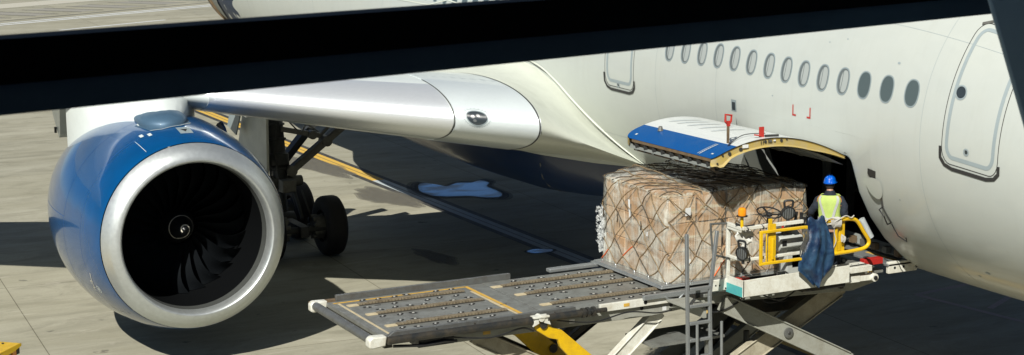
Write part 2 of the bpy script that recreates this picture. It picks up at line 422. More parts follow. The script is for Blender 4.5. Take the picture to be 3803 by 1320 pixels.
for po in PUD:
    po = [(p.x, p.y) for p in smooth_pts([(a, b_, 0) for a, b_ in po], True, 5)]; cx_ = sum(p[0] for p in po)/len(po); cy_ = sum(p[1] for p in po)/len(po)
    g = MB(); [flat(g, [(cx_+(x-cx_)*q, cy_+(y-cy_)*q) for x, y in po], .0055+.0005*i) for i, q in enumerate((1.35, 1.25, 1.16))]; tag(g.build('wet_margin', 'wet_dark'), kind='structure')
    g = MB(); [flat(g, [(cx_+(x-cx_)*q, cy_+(y-cy_)*q) for x, y in po], .008+.0007*i) for i, q in enumerate((1.06, .98, .9, .8, .68))]; tag(g.build('puddle_water', 'water'), kind='structure')
g = MB()
for c, q, s_ in (((43.6, 1.35), (1.6, .55), 1.2), ((49.5, 1.2), (2.2, .5), 4.2), ((58, 2.2), (2, .5), 8.2), ((36, 3.3), (.9, .3), 9.1)): [flat(g, blob(c[0], c[1], q[0]*w_, q[1]*w_, s_, .1), .0045+.0005*i) for i, w_ in enumerate((1.1, 1., .88, .7))]
tag(g.build('damp_patches', 'wet_stain'), kind='structure')

# ---------------------------------------------------------------- airplane
plane = thing('airplane', 'large white passenger airplane with blue engine, navy belly and an open forward cargo door', 'airplane', (38.4, 0, 0))
def rc(X):
    if X < 22:
        t = min(.99999, (22-X)/9.5); r = 2.82*math.sqrt(1-t*t); return r, 5.+.022*(X-22)-.8*(2.82-r)
    top = 7.82+.022*(X-22)
    bot = interp(X, [(22, 2.18), (50, 2.18+.022*28), (54, 3.05), (58.8, 3.95), (61.5, 4.6), (66, 6.0), (73, 8.1)])
    r = max((top-bot)/2, .15); return r, (top+bot)/2
def S(X, th):       # th in degrees, 0 = starboard, 90 = up
    r, c = rc(X); return (X, r*math.cos(R(th)), c+r*math.sin(R(th)))
FO = lambda p: p-V((p.x, 0, rc(p.x)[1]))
hx0, hx1, ht0, ht1 = 20.7, 24.3, -64., -4.        # patch
ox0, ox1, ot0, ot1 = 21.17, 23.87, -55.5, -11.2   # opening
mb = MB()
xs = [12.502+9.5*(1-math.cos(PI/2*i/22)) for i in range(22)]
xs = [12.502+9.5*(1-math.cos(PI/2*i/60)) for i in range(60)]
xs = [x for x in xs if x < hx0-.02]+[hx0+(hx1-hx0)*i/12 for i in range(13)]+[25+i*1.0 for i in range(48)]
ths = [i*2. for i in range(-32, 148)]
nth = len(ths); o = 0
vs = [S(x, t) for x in xs for t in ths]; fs = []
for i in range(len(xs)-1):
    for k in range(nth):
        l = (k+1) % nth
        if hx0-1e-6 <= xs[i] < hx1-1e-6 and ht0-1e-6 <= ths[k] < ht1-1e-6: continue
        fs.append((i*nth+k, i*nth+l, (i+1)*nth+l, (i+1)*nth+k))
mb.add(vs, fs)
inner = rrect(ox0, ox1, ot0, ot1, .13, 2.6, 5)
inner = dens(inner, 4, True)
cx, cy = (ox0+ox1)/2, (ot0+ot1)/2
outer = []
for (x, t) in inner:
    dx, dy = x-cx, t-cy
    kx = ((hx1-cx) if dx > 0 else (hx0-cx))/dx if abs(dx) > 1e-6 else 1e9
    ky = ((ht1-cy) if dy > 0 else (ht0-cy))/dy if abs(dy) > 1e-6 else 1e9
    k = min(kx, ky); outer.append((cx+dx*k, cy+dy*k))
mb.rings([[S(a[0]+(b_[0]-a[0])*q, a[1]+(b_[1]-a[1])*q) for a, b_ in zip(inner, outer)] for q in (0, .15, .35, .6, .8, 1)])
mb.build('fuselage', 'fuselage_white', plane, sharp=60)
mb = MB()   # opening frame
N3 = lambda x, t, q: tuple(V(S(x, t))+normal(S, x, t, FO)*q)
mb.rings([[N3(x, t, q) for x, t in inner] for q in (.002, -.04, -.16)])
big = [(cx+(x-cx)*1.015, cy+(t-cy)*1.015) for x, t in inner]
mb.rings([[N3(x, t, .002) for x, t in inner], [N3(x, t, .004) for x, t in big]], 1)
mb.build('cargo_door_frame', ['frame_grey', 'grey_stripe'], plane, recalc=False)
mb = MB()   # hold interior, open towards the door
x0, x1, zt, zb = 20.0, 27.5, 4.55, 2.66
def yo(z): return math.sqrt(max(0.05, 2.66**2-(z-4.98)**2))
prof = [(yo(zb+(zt-zb)*i/8), zb+(zt-zb)*i/8) for i in range(9)]
mb.add([(x0, yo(zb), zb), (x1, yo(zb), zb), (x1, -2., zb), (x0, -2., zb), (x0, yo(zt), zt), (x1, yo(zt), zt), (x1, -2., zt), (x0, -2., zt)],
       [(0, 1, 2, 3), (4, 7, 6, 5), (2, 6, 7, 3)])
for X in (x0, x1):
    mb.add([(X, y, z) for y, z in prof]+[(X, -2., zt), (X, -2., zb)], [tuple(range(11))])
for xa, xb in ((x0, ox0-.12), (ox1+.12, x1)):
    mb.rings([[(xa, y, z) for y, z in prof], [(xb, y, z) for y, z in prof]], close=False)
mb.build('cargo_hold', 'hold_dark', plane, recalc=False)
for x in (23.98, 24.6, 25.2, 25.9, 20.95):
    mb = MB(); mb.rings([[(x-.05, y*f_, z) for y, z in prof for f_ in (1,)], [(x-.05, y*.93, z) for y, z in prof], [(x+.05, y*.93, z) for y, z in prof], [(x+.05, y, z) for y, z in prof]], close=False); mb.build('hold_rib', 'hold_rib', plane)
for x, y in ((23.95, 1.), (24.3, .2)):
    mb = MB(); mb.box(x, x+.08, y, y+.13, 2.7, 4.5); mb.build('hold_post', 'hold_rib', plane)
# sill latches at the bottom edge of the opening
for i in range(9):
    x = ox0+.15+i*.29; p = V(N3(x, ot0+1.6, -.02)); mb = MB(); mb.box(p.x-.05, p.x+.05, p.y-.05, p.y+.04, p.z-.05, p.z+.06); mb.build('sill_latch', ['primer_brown', 'gear_light'][i % 2], plane)

# windows
wins = [(27.98+.53*i, 5.69+.01*i) for i in range(-3, 9)]
wins = [(26.48, 5.665), (25.95, 5.67), (25.42, 5.68), (24.91, 5.685), (24.41, 5.68), (23.91, 5.66), (23.40, 5.65), (22.91, 5.63), (22.43, 5.61), (21.93, 5.595), (21.42, 5.59), (20.92, 5.58), (20.41, 5.57), (19.88, 5.56)]
wins += [(30.0+.53*i, 5.80+.024*i) for i in range(0, 44)]
def oval(x, t, rx, rt, n=24, p=2.35, sk=0.):
    o_ = []
    for k in range(n):
        a = 2*PI*k/n; c_, s_ = math.cos(a), math.sin(a)
        dx = rx*abs(c_)**(2/p)*(1 if c_ >= 0 else -1); dt = rt*abs(s_)**(2/p)*(1 if s_ >= 0 else -1)
        o_.append((x+dx+sk*dt, t+dt))
    return o_
for i, (x, z) in enumerate(wins):
    r, c = rc(x); t = math.degrees(math.asin((z-c)/r)); front = i < 14
    W = MB(); ro, ri = oval(x, t, .150, 4.5), oval(x, t, .130, 4.05)
    W.rings([[tuple(V(S(*q))+normal(S, *q, FO)*.001) for q in ro], [tuple(V(S(*q))+normal(S, *q, FO)*.006) for q in ro],
             [tuple(V(S(*q))+normal(S, *q, FO)*.006) for q in ri], [tuple(V(S(*q))+normal(S, *q, FO)*.002) for q in ri]])
    w = W.build('window', 'window_ring', plane, label='window frame around a dark closed pane' if i in (11, 12, 13) else None)
    if front and i < 11:
        P = MB(); disc(P, S, (x, t), ri, .002, FO); P.build('reveal_shading', 'reveal_shading', w)  # flat dark oval, shading of the recess put into its colour
        P = MB(); disc(P, S, (x-.022, t), oval(x-.022, t, .090, 3.55), .004, FO); P.build('window_blind', 'window_blind', w)
        P = MB(); ribbon(P, S, dens([(x+.03, t-3.3), (x+.02, t), (x+.03, t+3.3)], 4), .012, .0055, FO); P.build('blind_edge', 'reveal_shading', w)
    else:
        P = MB(); disc(P, S, (x, t), ri, .003, FO); P.build('window_pane', 'window_closed', w)

# passenger doors
def door(name, x0, x1, z0, z1, label=None, rear=False):
    r, c = rc((x0+x1)/2); t0 = math.degrees(math.asin((z0-c)/r)); t1 = math.degrees(math.asin(min(.999, (z1-c)/r)))
    D = MB(); path = dens(rrect(x0, x1, t0, t1, .16, 5., 5), 4, True)
    ribbon(D, S, path, .012, .004, FO, 0, True)
    ip = dens(rrect(x0+.09, x1-.09, t0+2.2, t1-2.2, .12, 4., 5), 4, True)
    ribbon(D, S, ip, .06, .004, FO, 1, True)
    d_ = D.build(name, ['line_dark', 'grey_stripe'], plane, label=label)
    T = MB(); path = [(x0-.02, t0+4), (x0-.02, t0+1.5), (x0+.06, t0-.5), (x0+.2, t0-1.3), (x1-.2, t0-1.3), (x1-.06, t0-.5), (x1+.02, t0+1.5), (x1+.02, t0+5)]
    ribbon(T, S, dens([tuple(p) for p in [q[:] for q in path]], 3), .055, .012, FO)
    T.build('door_scuff_strip', 'line_dark', d_)
    T = MB(); path = [(x0+.0, t1-5), (x0+.05, t1-.2), (x0+.22, t1+1.2), (x1-.2, t1+1.2), (x1-.02, t1-1)]
    ribbon(T, S, dens(path, 4), .05, .012, FO); T.build('door_rain_gutter', 'gear_light', d_)
    for xx, zz, rr in ((x0+.14 if rear else x1-.2, 5.66, .085), ((x0+x1)/2+.05, 4.83, .028)):
        r, c = rc(xx); t = math.degrees(math.asin((zz-c)/r)); k = R(1)*r
        G = MB(); ribbon(G, S, oval(xx, t, rr+.015, (rr+.015)/k, 20, 2), .022, .008, FO, 1, True); disc(G, S, (xx, t), oval(xx, t, rr, rr/k, 20, 2), .006, FO, 0)
        G.build('door_window' if rr > .05 else 'door_vent', ['glass_dark', 'grey_stripe'], d_)
door('passenger_door', 18.12, 19.16, 4.58, 6.56, 'forward passenger door outlined in grey')
door('passenger_door', 27.68, 28.76, 4.78, 6.7, 'second passenger door half hidden by the black mullion', True)
# small fuselage fittings
mb = MB()
def fpatch(mb, x, z, hx, hz, mi, off=.005, sk=0):
    r, c = rc(x); t = math.degrees(math.asin((z-c)/r)); k = R(1)*r
    disc(mb, S, (x, t), dens([(x-hx, t-hz/k), (x+hx, t-hz/k), (x+hx, t+hz/k), (x-hx, t+hz/k)], 3, True), off, FO, mi, 2)
fpatch(mb, 24.33, 4.88, .075, .10, 0); fpatch(mb, 24.33, 4.87, .05, .07, 1, .008)
mb.build('service_port', ['window_ring', 'glass_dark'], plane)
mb = MB()
for x, s_ in ((22.62, 1), (22.16, -1)):
    fpatch(mb, x, 5.0, .014, .09, 0); fpatch(mb, x-.035*s_, 4.925, .05, .014, 0, .007)
mb.build('corner_mark', 'flag_red', plane)
mb = MB()   # handle recess forward of the door, open flap and drooping strap
FW = MB()
disc(FW, S, (20.72, -15.2), [(20.62, -14.0), (20.8, -13.6), (20.83, -15.5), (20.76, -17.4), (20.66, -16.8)], .004, FO); FW.build('handle_recess', 'line_dark', plane)
hp = [(20.55, -17.), (20.72, -16.4), (20.86, -17.5), (20.90, -20.2), (20.84, -22.8), (20.72, -24), (20.60, -22.6), (20.54, -19.8)]
disc(mb, S, (20.72, -20), [(q.x, q.y) for q in smooth_pts([(a, b_, 0) for a, b_ in hp], True, 3)], .02, FO); mb.build('handle_flap', 'fuselage_white', plane)
mb = MB(); ribbon(mb, S, dens([(20.62, -22), (20.70, -27.4), (20.66, -33.4)], 6), .05, .006, FO)
mb.build('access_slot', 'steel_mid', plane)
mb = MB()
mb.tube([N3(*q) for q in ((20.71, -27.2, .0), (20.68, -26.8, .09), (20.60, -28.6, .11), (20.66, -32.6, .08), (20.70, -33.6, .0))], .012, 6)
mb.tube([N3(*q) for q in ((20.66, -33.6, .01), (20.60, -37.6, .05), (20.50, -40.2, .03), (20.48, -38.4, .02))], .010, 6); mb.build('hold_open_lever', 'black_plastic', plane)
mb = MB()
for x, t, rr in ((19.3, -50, .02), (19.0, -46, .03), (19.6, -52, .012), (24.1, -52, .02), (20.2, -22, .012), (21.6, 26, .012), (20.3, 22, .02), (23.2, 3, .012), (17.6, 20, .015), (25.0, 28, .01), (22.0, 24, .012)):
    disc(mb, S, (x, t), oval(x, t, rr*1.6, math.degrees(rr/2.8), 10, 2), .004, FO)
mb.build('drain_port', 'grey_stripe', plane)
mb = MB()
for x in (19.6, 24.9, 26.9, 32.5, 36, 40, 45., 51.):    # skin joints
    ribbon(mb, S, [(x, t) for t in range(-80, 81, 4)], .006, .002, FO)
for t, a_ in ((-30., 49), (34., 30)):
    ribbon(mb, S, [(x/2, t) for x in range(a_, 100, 1)], .006, .002, FO)
mb.build('skin_joint', 'grey_stripe', plane)
# rear cargo doorway, seen far behind
mb = MB()
disc(mb, S, (53.9, -20), dens(rrect(52.6, 55.9, -42, 4, .2, 3, 4), 3, True), .01, FO, 0)  # flat sheet on the skin, shade inside the doorway put into its colour
disc(mb, S, (55.5, -20), dens(rrect(55.0, 56.3, -40, 2, .2, 3, 3), 3, True), .05, FO, 1)
disc(mb, S, (55.5, -8), dens(rrect(55.2, 55.8, -13, -2, .1, 2, 3), 3, True), .07, FO, 3)
mb.rings([[N3(56.2+.5*q, t, .12*q_) for t in range(-52, 12, 3)] for q, q_ in ((0, 0), (.1, 1), (.9, 1), (1, 0))], 2, False)
mb.build('rear_cargo_doorway', ['doorway_dark', 'frame_grey', 'primer_brown', 'line_dark'], plane)
mb = MB()
for P_ in ([(40.3, 12), (39.5, 9.6), (37.2, 10), (36.2, 14), (34.5, 12)],):
    ribbon(mb, S, dens(P_, 4), .03, .01, FO)
mb.build('antenna_fairing_outline', 'fairing_white', plane)
mb = MB(); ribbon(mb, S, rrect(47.2, 48.2, 2, 14, .1, 2, 4), .03, .005, FO, 0, True); mb.build('hatch_outline', 'grey_stripe', plane)

# belly fairing
def BF(X, a):      # superellipse section
    w = interp(X, [(28.3, 1.5), (29, 2.05), (30, 2.52), (31.5, 2.95), (33, 3.14), (35, 3.2), (39, 3.2), (43, 3.2), (45, 3.1), (47, 2.7), (48.5, 2.2)])
    bt = interp(X, [(28.3, 2.8), (29, 2.45), (30, 2.15), (31.5, 1.92), (33, 1.80), (36, 1.78), (39, 1.88), (42, 2.1), (45, 2.45), (47, 2.8), (48.5, 3.2)])
    zc = 4.1; p = 3.1; c_, s_ = math.cos(a), math.sin(a)
    return (X, w*abs(c_)**(2/p)*(1 if c_ > 0 else -1), zc+(zc-bt)*abs(s_)**(2/p)*(1 if s_ > 0 else -1)*(1 if s_ < 0 else .45))
mb = MB(); mb.rings([[BF(28.3+20.2*i/60, 2*PI*k/72) for k in range(72)] for i in range(61)], cap0=True, cap1=True)
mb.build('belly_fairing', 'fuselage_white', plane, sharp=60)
mb = MB()
mb.tube([BF(31.6+.3*t_, -PI/2+R(64)-t_*.22) for t_ in range(0, 5)], .014, 6); mb.build('belly_hose', 'gear_light', plane)

# wing
def chord(Y):
    xl = 28.05+.6*(Y-4.6); xt = 37.9+.21*(Y-4.6) if Y < 11 else 37.9+.21*6.4+.34*(Y-11)
    return xl, xt-xl
def zle(Y): return 4.17+.095*(Y-4.6)+.002*(Y-4.6)**2
def Wg(Y, u, off=0.):
    xl, c = chord(Y); x = u*u; tk = interp(Y, [(4.6, .150), (11, .118), (30, .10)])
    yt = 5*tk*(.2969*abs(u)-.126*x-.3516*x*x+.2843*x**3-.1015*x**4)
    z = .05*x*(1-x)*(1.2) + (yt if u > 0 else -yt*.92)
    inc = R(interp(Y, [(4.6, 3.2), (15, 1.), (30, -1)]))
    X_, Z_ = x*c*math.cos(inc)+z*c*math.sin(inc), z*c*math.cos(inc)-x*c*math.sin(inc)
    return (xl+X_, Y, zle(Y)+Z_)
WO = lambda p: V((p.x-(chord(p.y)[0]+1.2), 0, p.z-(zle(p.y)-.05)))
us = [-1+i/24 for i in range(49)]
Ys = [4.6+25.4*i/40 for i in range(41)]
mb = MB(); mb.rings([[Wg(Y, u) for u in us] for Y in Ys], cap0=True, cap1=True)
mb.build('wing', 'wing_white', plane, sharp=50)
def wstrip(name, Y0, Y1, u0, u1, off, mat, n=30, m=24, parent=plane):
    mb = MB(); g_ = []
    for i in range(n+1):
        Y = Y0+(Y1-Y0)*i/n; row = []
        for k in range(m+1):
            u = u0+(u1-u0)*k/m; e = off*(1 if 0 < k < m else -.5)
            row.append(tuple(V(Wg(Y, u))+normal(Wg, Y, u, WO)*e))
        g_.append(row)
    mb.rings(g_, close=False, cap0=True, cap1=True)
    return mb.build(name, mat, parent, sharp=60)
wstrip('leading_edge_slat', 6.02, 10.0, -.30, .36, .012, 'polished_metal')
wstrip('leading_edge_slat', 12.1, 29.5, -.30, .36, .012, 'polished_metal')
wr = wstrip('wing_root_nose', 4.6, 5.98, -.42, .62, .014, 'root_silver', 14)
mb = MB()
ribbon(mb, Wg, [(6.0, u/40) for u in range(-13, 17)], .02, .016, WO); ribbon(mb, Wg, [(4.62, u/40) for u in range(-16, 26)], .028, .018, WO)
mb.build('panel_gap', 'line_dark', plane)
mb = MB(); pth = oval(5.62, -.0, .30, .085, 24, 2.3)
L0 = (5.63, .03)
def lo(k): return [(L0[0]+.165*math.cos(2*PI*i/28)*k*(1+.22*math.sin(2*PI*i/28)), L0[1]+.062*math.sin(2*PI*i/28)*k) for i in range(28)]
disc(mb, Wg, L0, lo(1), .020, WO, 0, 4); ribbon(mb, Wg, lo(1.05), .02, .022, WO, 1, True)
for i in range(28):
    q = lo(1.42)[i]; p = V(Wg(*q))+normal(Wg, *q, WO)*.016; mb.sphere(p, .006, 6, 1)
ribbon(mb, Wg, lo(1.32), .006, .0165, WO, 1, True)
ll = mb.build('landing_light', ['glass_dark', 'window_ring'], plane)
mb = MB()
for dy, du, rr in ((.07, .012, .035), (-.02, .026, .03), (.04, -.02, .03)):
    q = (L0[0]+dy, L0[1]+du); disc(mb, Wg, q, [(q[0]+rr*math.cos(2*PI*i/14), q[1]+rr*.42*math.sin(2*PI*i/14)) for i in range(14)], .024, WO, 0, 1)
mb.build('lamp', 'lens_grey', ll)
mb = MB(); uu = [u for u in us if u < -.42]; u2 = [u for u in us if u > .62]
for U_ in (uu, u2): mb.rings([[(Wg(4.6, u)[0], y, Wg(4.6, u)[2]-.04*(4.6-y)) for u in U_] for y in (4.62, 3.6, 2.4)], close=False)
mb.build('wing_root', 'wing_white', plane)
mb = MB()   # fillet from wing root nose to the fuselage
A_ = [(-.5), (-.42), (-.34), (-.26), (-.18), (-.1), (-.04), .0, .05, .1, .17, .24, .32, .42, .52, .62, .72, .82]
low = [(33.5, -63), (32.0, -60), (31.0, -57), (30.2, -54), (29.5, -51.5), (29.0, -49.5), (28.72, -48), (28.62, -46.5), (28.75, -44.5), (29.0, -41.5), (29.4, -35.5), (29.9, -28), (30.4, -20), (31.0, -12.5), (31.7, -7.5), (32.6, -5.5), (34., -4.5), (36., -4)]
def Fil(i, s_):
    a = V(Wg(4.6, A_[i])); b_ = V(S(*low[i])); b_ = V((b_.x, b_.y*.995, rc(b_.x)[1]+(b_.z-rc(b_.x)[1])*.995))
    m_ = a.lerp(b_, s_); sag = math.sin(PI*s_)*interp(i, [(0, 0.), (6, .0), (9, .07), (12, .14), (17, .1)])
    return tuple(m_+V((.5, -.45, -.6))*sag)
mb.rings([[Fil(i, j/12) for i in range(18)] for j in range(13)], close=False)
mb.build('wing_root_fillet', 'fairing_white', plane, sharp=75)
mb = MB()
mb.tube(smooth_pts([V(S(x, t))*1.0+V((0, .012, 0)) for x, t in [(28.42, -47.2), (28.95, -38.5), (29.62, -28), (30.25, -19), (30.9, -11), (31.6, -6), (32.6, -4)]]), .016, 6)
mb.build('fairing_seal', 'fairing_white', plane)
mb = MB()
ribbon(mb, S, dens([(28.62, -43.8), (29.35, -33.8), (29.8, -26.5), (30.4, -17.), (31.1, -9.5), (32.2, -4.4)], 6), .014, .004, FO)
mb.build('fairing_joint', 'line_dark', plane)

# main landing gear (starboard)
mb = MB()
mb.lathe((38.45, 6.12, .75), (.22, 0, 1), [(0, .11), (.9, .11), (.92, .17), (1.25, .2), (1.3, .26), (1.55, .27), (1.6, .2), (3.2, .21), (3.25, .24)], 20)
mb.tube([(38.5, 6.38, 1.5), (38.75, 6.38, 2.6), (38.85, 6.35, 3.2)], .03, 6); mb.tube([(38.3, 6.25, 1.6), (38.5, 6.3, 2.4), (38.4, 6.2, 3.2)], .022, 6)
for z in (1.9, 2.25, 2.6, 2.95): mb.lathe((38.45+(z-.75)*.22, 6.12, z), (.22, 0, 1), [(0, .21), (.01, .245), (.05, .245), (.06, .21)], 20)
mb.build('strut', 'gear_grey', plane)
mb = MB(); mb.lathe((38.66, 5.75, 1.62), (0, 1, 0), [(-.18, .0), (-.18, .13), (.2, .15), (.6, .18)], 14); mb.bar((38.2, 6.1, 1.45), (38.2, 6.1, 1.75), .35, .3)
mb.build('brace_fitting', 'gear_light', plane, bevel=.02)
mb = MB()
mb.bar((38.6, 5.85, 1.9), (38.6, 4.2, 3.1), .24, .16); mb.lathe((38.45, 5.87, 1.89), (1, 0, 0), [(0, 0), (0, .13), (.25, .13), (.25, 0)], 16); mb.lathe((38.42, 4.97, 2.55), (1, 0, 0), [(0, 0), (0, .13), (.3, .13), (.3, 0)], 16)
mb.tube([(38.45, 5.8, 2.05), (38.45, 4.3, 3.15)], .03, 6)
mb.build('side_brace', 'gear_light', plane)
mb = MB(); mb.bar((39.2, 6.1, 1.75), (39.2, 4.7, 3.3), .3, .16); mb.build('drag_brace', 'gear_grey', plane)
mb = MB(); mb.bar((38.7, 6.05, 2.9), (38.62, 5.1, 2.68), .12, .12); mb.lathe((38.5, 5.3, 2.72), (1, 0, 0), [(0, 0), (0, .11), (.2, .11), (.2, 0)], 12); mb.bar((38.62, 5.1, 2.66), (38.6, 4.7, 3.05), .07, .07)
mb.tube(smooth_pts([(38.5, 6.0, 3.2), (38.3, 5.7, 2.85), (38.4, 5.5, 3.0), (38.4, 5.2, 2.8)]), .02, 6); mb.build('lock_link', 'gear_light', plane)
mb = MB(); mb.bar((37.0, 6.12, .68), (39.7, 6.12, .68), .22, .26); mb.lathe((38.4, 5.9, .7), (0, 1, 0), [(0, 0), (0, .24), (.44, .24), (.44, 0)], 16)
for x in (37.2, 39.55): mb.tube([(x, 5.3, .7), (x, 6.95, .7)], .085, 12)
mb.tube(smooth_pts([(37.5, 6.0, 1.6), (37.3, 5.9, 1.1), (37.6, 5.8, .8)]), .025, 6); mb.bar((38.0, 6.0, 1.45), (37.5, 6.0, .9), .06, .1)
mb.build('bogie_beam', 'gear_grey', plane, bevel=.015)
wp = [(-.21, .38), (-.24, .5), (-.24, .60), (-.19, .685), (-.1, .71), (.1, .71), (.19, .685), (.24, .60), (.24, .5), (.21, .38), (-.21, .38)]
for x in (37.4, 39.6):
    for y in (5.36, 6.88):
        mb = MB(); mb.lathe((x, y, .71), (0, 1, 0), wp, 40)
        for gq in (-.12, -.04, .04, .12): mb.lathe((x, y+gq, .71), (0, 1, 0), [(-.006, .7125), (.006, .7125)], 40)
        w = mb.build('wheel', 'rubber', plane, sharp=50)
        mb = MB(); sg = 1 if y < 6 else -1
        mb.lathe((x, y, .71), (0, 1, 0), [(-.2, .0), (-.2, .3), (-.1, .36), (-.14, .385), (.14, .385), (.1, .36), (.2, .3), (.2, .0)], 28); mb.build('rim', 'gear_grey', w)
        mb = MB(); mb.lathe((x, y+sg*.2, .71), (0, sg, 0), [(0, .28), (.2, .27), (.22, .2), (.22, 0)], 20)
        for k in range(9): a = 2*PI*k/9; mb.lathe((x+.24*math.cos(a), y+sg*.3, .71+.24*math.sin(a)), (0, sg, 0), [(0, .055), (.16, .055), (.17, 0)], 8)
        mb.build('brake', 'gear_light', w)
mb = MB(); mb.prism([(39.35, 3.6), (37.75, 3.6), (37.85, 1.95), (38.3, 2.02), (40.0, 2.38)], 'y', 6.66, 6.72); mb.build('gear_door', 'gear_door', plane, bevel=.01)
mb = MB(); mb.prism([(39.6, 3.45), (38.8, 3.45), (39.3, 2.75), (39.95, 2.9)], 'y', 6.95, 6.98); mb.build('gear_door_flap', 'window_ring', plane)
# port gear, half hidden behind the belly
mb = MB(); mb.lathe((38.45, -6.12, .75), (.22, 0, 1), [(0, .11), (.9, .11), (.92, .2), (3.0, .22)], 16); mb.bar((37.0, -6.12, .68), (39.7, -6.12, .68), .22, .26); mb.build('strut', 'gear_grey', plane)
for x in (37.2, 39.55):
    for y in (-5.36, -6.88):
        mb = MB(); mb.lathe((x, y, .71), (0, 1, 0), wp, 32); mb.lathe((x, y, .71), (0, 1, 0), [(-.15, 0), (-.15, .38), (.15, .38), (.15, 0)], 20); mb.build('wheel', 'rubber', plane)
# nose gear
mb = MB(); mb.tube([(15.6, 0, .55), (15.4, 0, 2.9)], .12, 12); mb.build('nose_strut', 'gear_grey', plane)
for y in (-.3, .3):
    mb = MB(); mb.lathe((15.6, y, .52), (0, 1, 0), [(a*.6, b_*.73) for a, b_ in wp], 32); mb.lathe((15.6, y, .52), (0, 1, 0), [(-.1, 0), (-.1, .28), (.1, .28), (.1, 0)], 20); mb.build('nose_wheel', 'rubber', plane)

# engine
EC = V((29.3, 10.90, 2.47))
NP = [(0, 1.385), (.015, 1.44), (.05, 1.50), (.1, 1.56), (.2, 1.635), (.3, 1.685), (.45, 1.735), (.65, 1.785), (.9, 1.835), (1.3, 1.885), (1.7, 1.925), (2.2, 1.955), (2.8, 1.95), (3.4, 1.89), (4.0, 1.79), (4.6, 1.66), (5.2, 1.5), (5.7, 1.34)]
nz = smooth_pts([(a, b_*1.022, 0) for a, b_ in NP], k=4)
def nr(s_): return interp(s_, [(p.x, p.y) for p in nz])
def E(s_, ph): r = nr(s_); return (EC.x+s_, EC.y+r*math.cos(R(ph)), EC.z+r*math.sin(R(ph)))
EO = lambda p: p-V((p.x, EC.y, EC.z))
ns = 96
def ering(s_, r): return [(EC.x+s_, EC.y+r*math.cos(2*PI*k/ns), EC.z+r*math.sin(2*PI*k/ns)) for k in range(ns)]
mb = MB(); mb.rings([ering(p.x, p.y) for p in nz if p.x >= .26]); 
eng = mb.build('engine', 'engine_blue', plane, sharp=60)
mb = MB(); lipin = [(.22, 1.345), (.14, 1.352), (.08, 1.364), (.03, 1.385), (.01, 1.40)]
mb.rings([ering(a, b_) for a, b_ in lipin if a <= .36]+[ering(p.x, p.y+.001) for p in nz if p.x <= .262]); mb.build('intake_lip', 'lip_metal', eng, sharp=70)
mb = MB(); mb.rings([ering(a, b_) for a, b_ in ((.22, 1.345), (.42, 1.33))]); mb.build('intake_liner', 'duct_liner', eng)
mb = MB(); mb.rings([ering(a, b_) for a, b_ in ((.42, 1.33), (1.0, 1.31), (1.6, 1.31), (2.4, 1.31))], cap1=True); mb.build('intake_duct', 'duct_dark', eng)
fs_ = 1.35
for k in range(24):
    a0 = 2*PI*k/24; mb = MB(); rg = []
    for j in range(9):
        q = j/8; r = .36+q*.94; tw = R(28+34*q); lean = a0+.22*math.sin(q*PI*.9)-.05*q; cw = .105+.10*math.sin(q*2.2)
        row = []
        for c_ in (-1, -.5, 0, .5, 1):
            ds = cw*c_*math.cos(tw)+.03*(1-c_*c_); dt = cw*c_*math.sin(tw); aa = lean+dt/r
            row.append((EC.x+fs_+ds, EC.y+r*math.cos(aa), EC.z+r*math.sin(aa)))
        rg.append(row)
    rg2 = [row+[(x+.012, y, z) for x, y, z in row[::-1]] for row in rg]
    mb.rings(rg2, cap1=True); mb.build('fan_blade', 'fan_metal', eng, sharp=50)
mb = MB(); sp = [(.86, .004), (.9, .07), (.98, .14), (1.1, .21), (1.3, .30), (1.5, .37)]
mb.lathe(EC, (1, 0, 0), sp, 40); spn = mb.build('spinner', 'spinner_black', eng, sharp=60)
mb = MB()
def SP(r, a): return (EC.x+interp(r, [(b_, a_) for a_, b_ in sp]), EC.y-r*math.cos(a), EC.z+r*math.sin(a))
SO = lambda p: V((-1, 0, 0))
pts = [(.222, R(a)) for a in range(-110, 190, 8)]
pts += [(.222-.125*math.sin(PI/2*(a-190)/130)**1.1, R(a)) for a in range(192, 320, 8)]
pts += [(.097-(a-320)/230*.045, R(a)) for a in range(320, 551, 8)]
ribbon(mb, SP, [(r, a+R(40)) for r, a in pts], lambda t: .022+.004*math.sin(PI*min(1, max(0, t-.45)/.55)), .006, SO)
mb.build('spiral', 'cream', spn)
# nacelle fittings
mb = MB(); ca, cp = 1.62, 86.5
for i in range(1): pass
rg = []
for j in range(9):
    q = j/8*PI/2; row = []
    for k in range(20):
        a = 2*PI*k/20; rs = .62*math.cos(q)**.7*(2.2 if math.cos(a) > 0 else .85); rp = 13*math.cos(q)**.7
        s_ = ca+rs*math.cos(a); ph = cp+rp*math.sin(a); p = V(E(s_, ph)); row.append(p+EO(p).normalized()*(.17*math.sin(q)**.8))
    rg.append(row)
mb.rings(rg)
disc(mb, E, (1.45, 85), dens([(1.7, 71.5), (1.12, 75), (1.02, 81), (1.1, 92), (1.3, 99.5), (1.9, 99.5), (1.95, 85)], 3, True), .005, EO)
ribbon(mb, E, [(1.12, 75), (1.02, 81), (1.1, 92), (1.3, 99.5)], .018, .009, EO, 1)
mb.build('nacelle_blister', ['steel_blue', 'wing_white'], eng, sharp=60)
mb = MB(); disc(mb, E, (.8, 91.5), dens([(.64, 88), (.64, 95.5), (.98, 95.5), (.98, 88)], 3, True), .004, EO, 0); disc(mb, E, (.82, 91.7), [(.86, 89.6), (.86, 93.6), (.72, 91.7)], .007, EO, 1)
mb.build('nacelle_vent', ['window_ring', 'hole_dark'], eng)
mb = MB()
ribbon(mb, E, [(s_/20, 64) for s_ in range(8, 20)], .008, .003, EO, 0)
ribbon(mb, E, [(1.0, a) for a in range(-70, 90, 4)], .006, .003, EO, 1); ribbon(mb, E, [(1.9, a) for a in range(-70, 75, 4)], .008, .003, EO, 1)
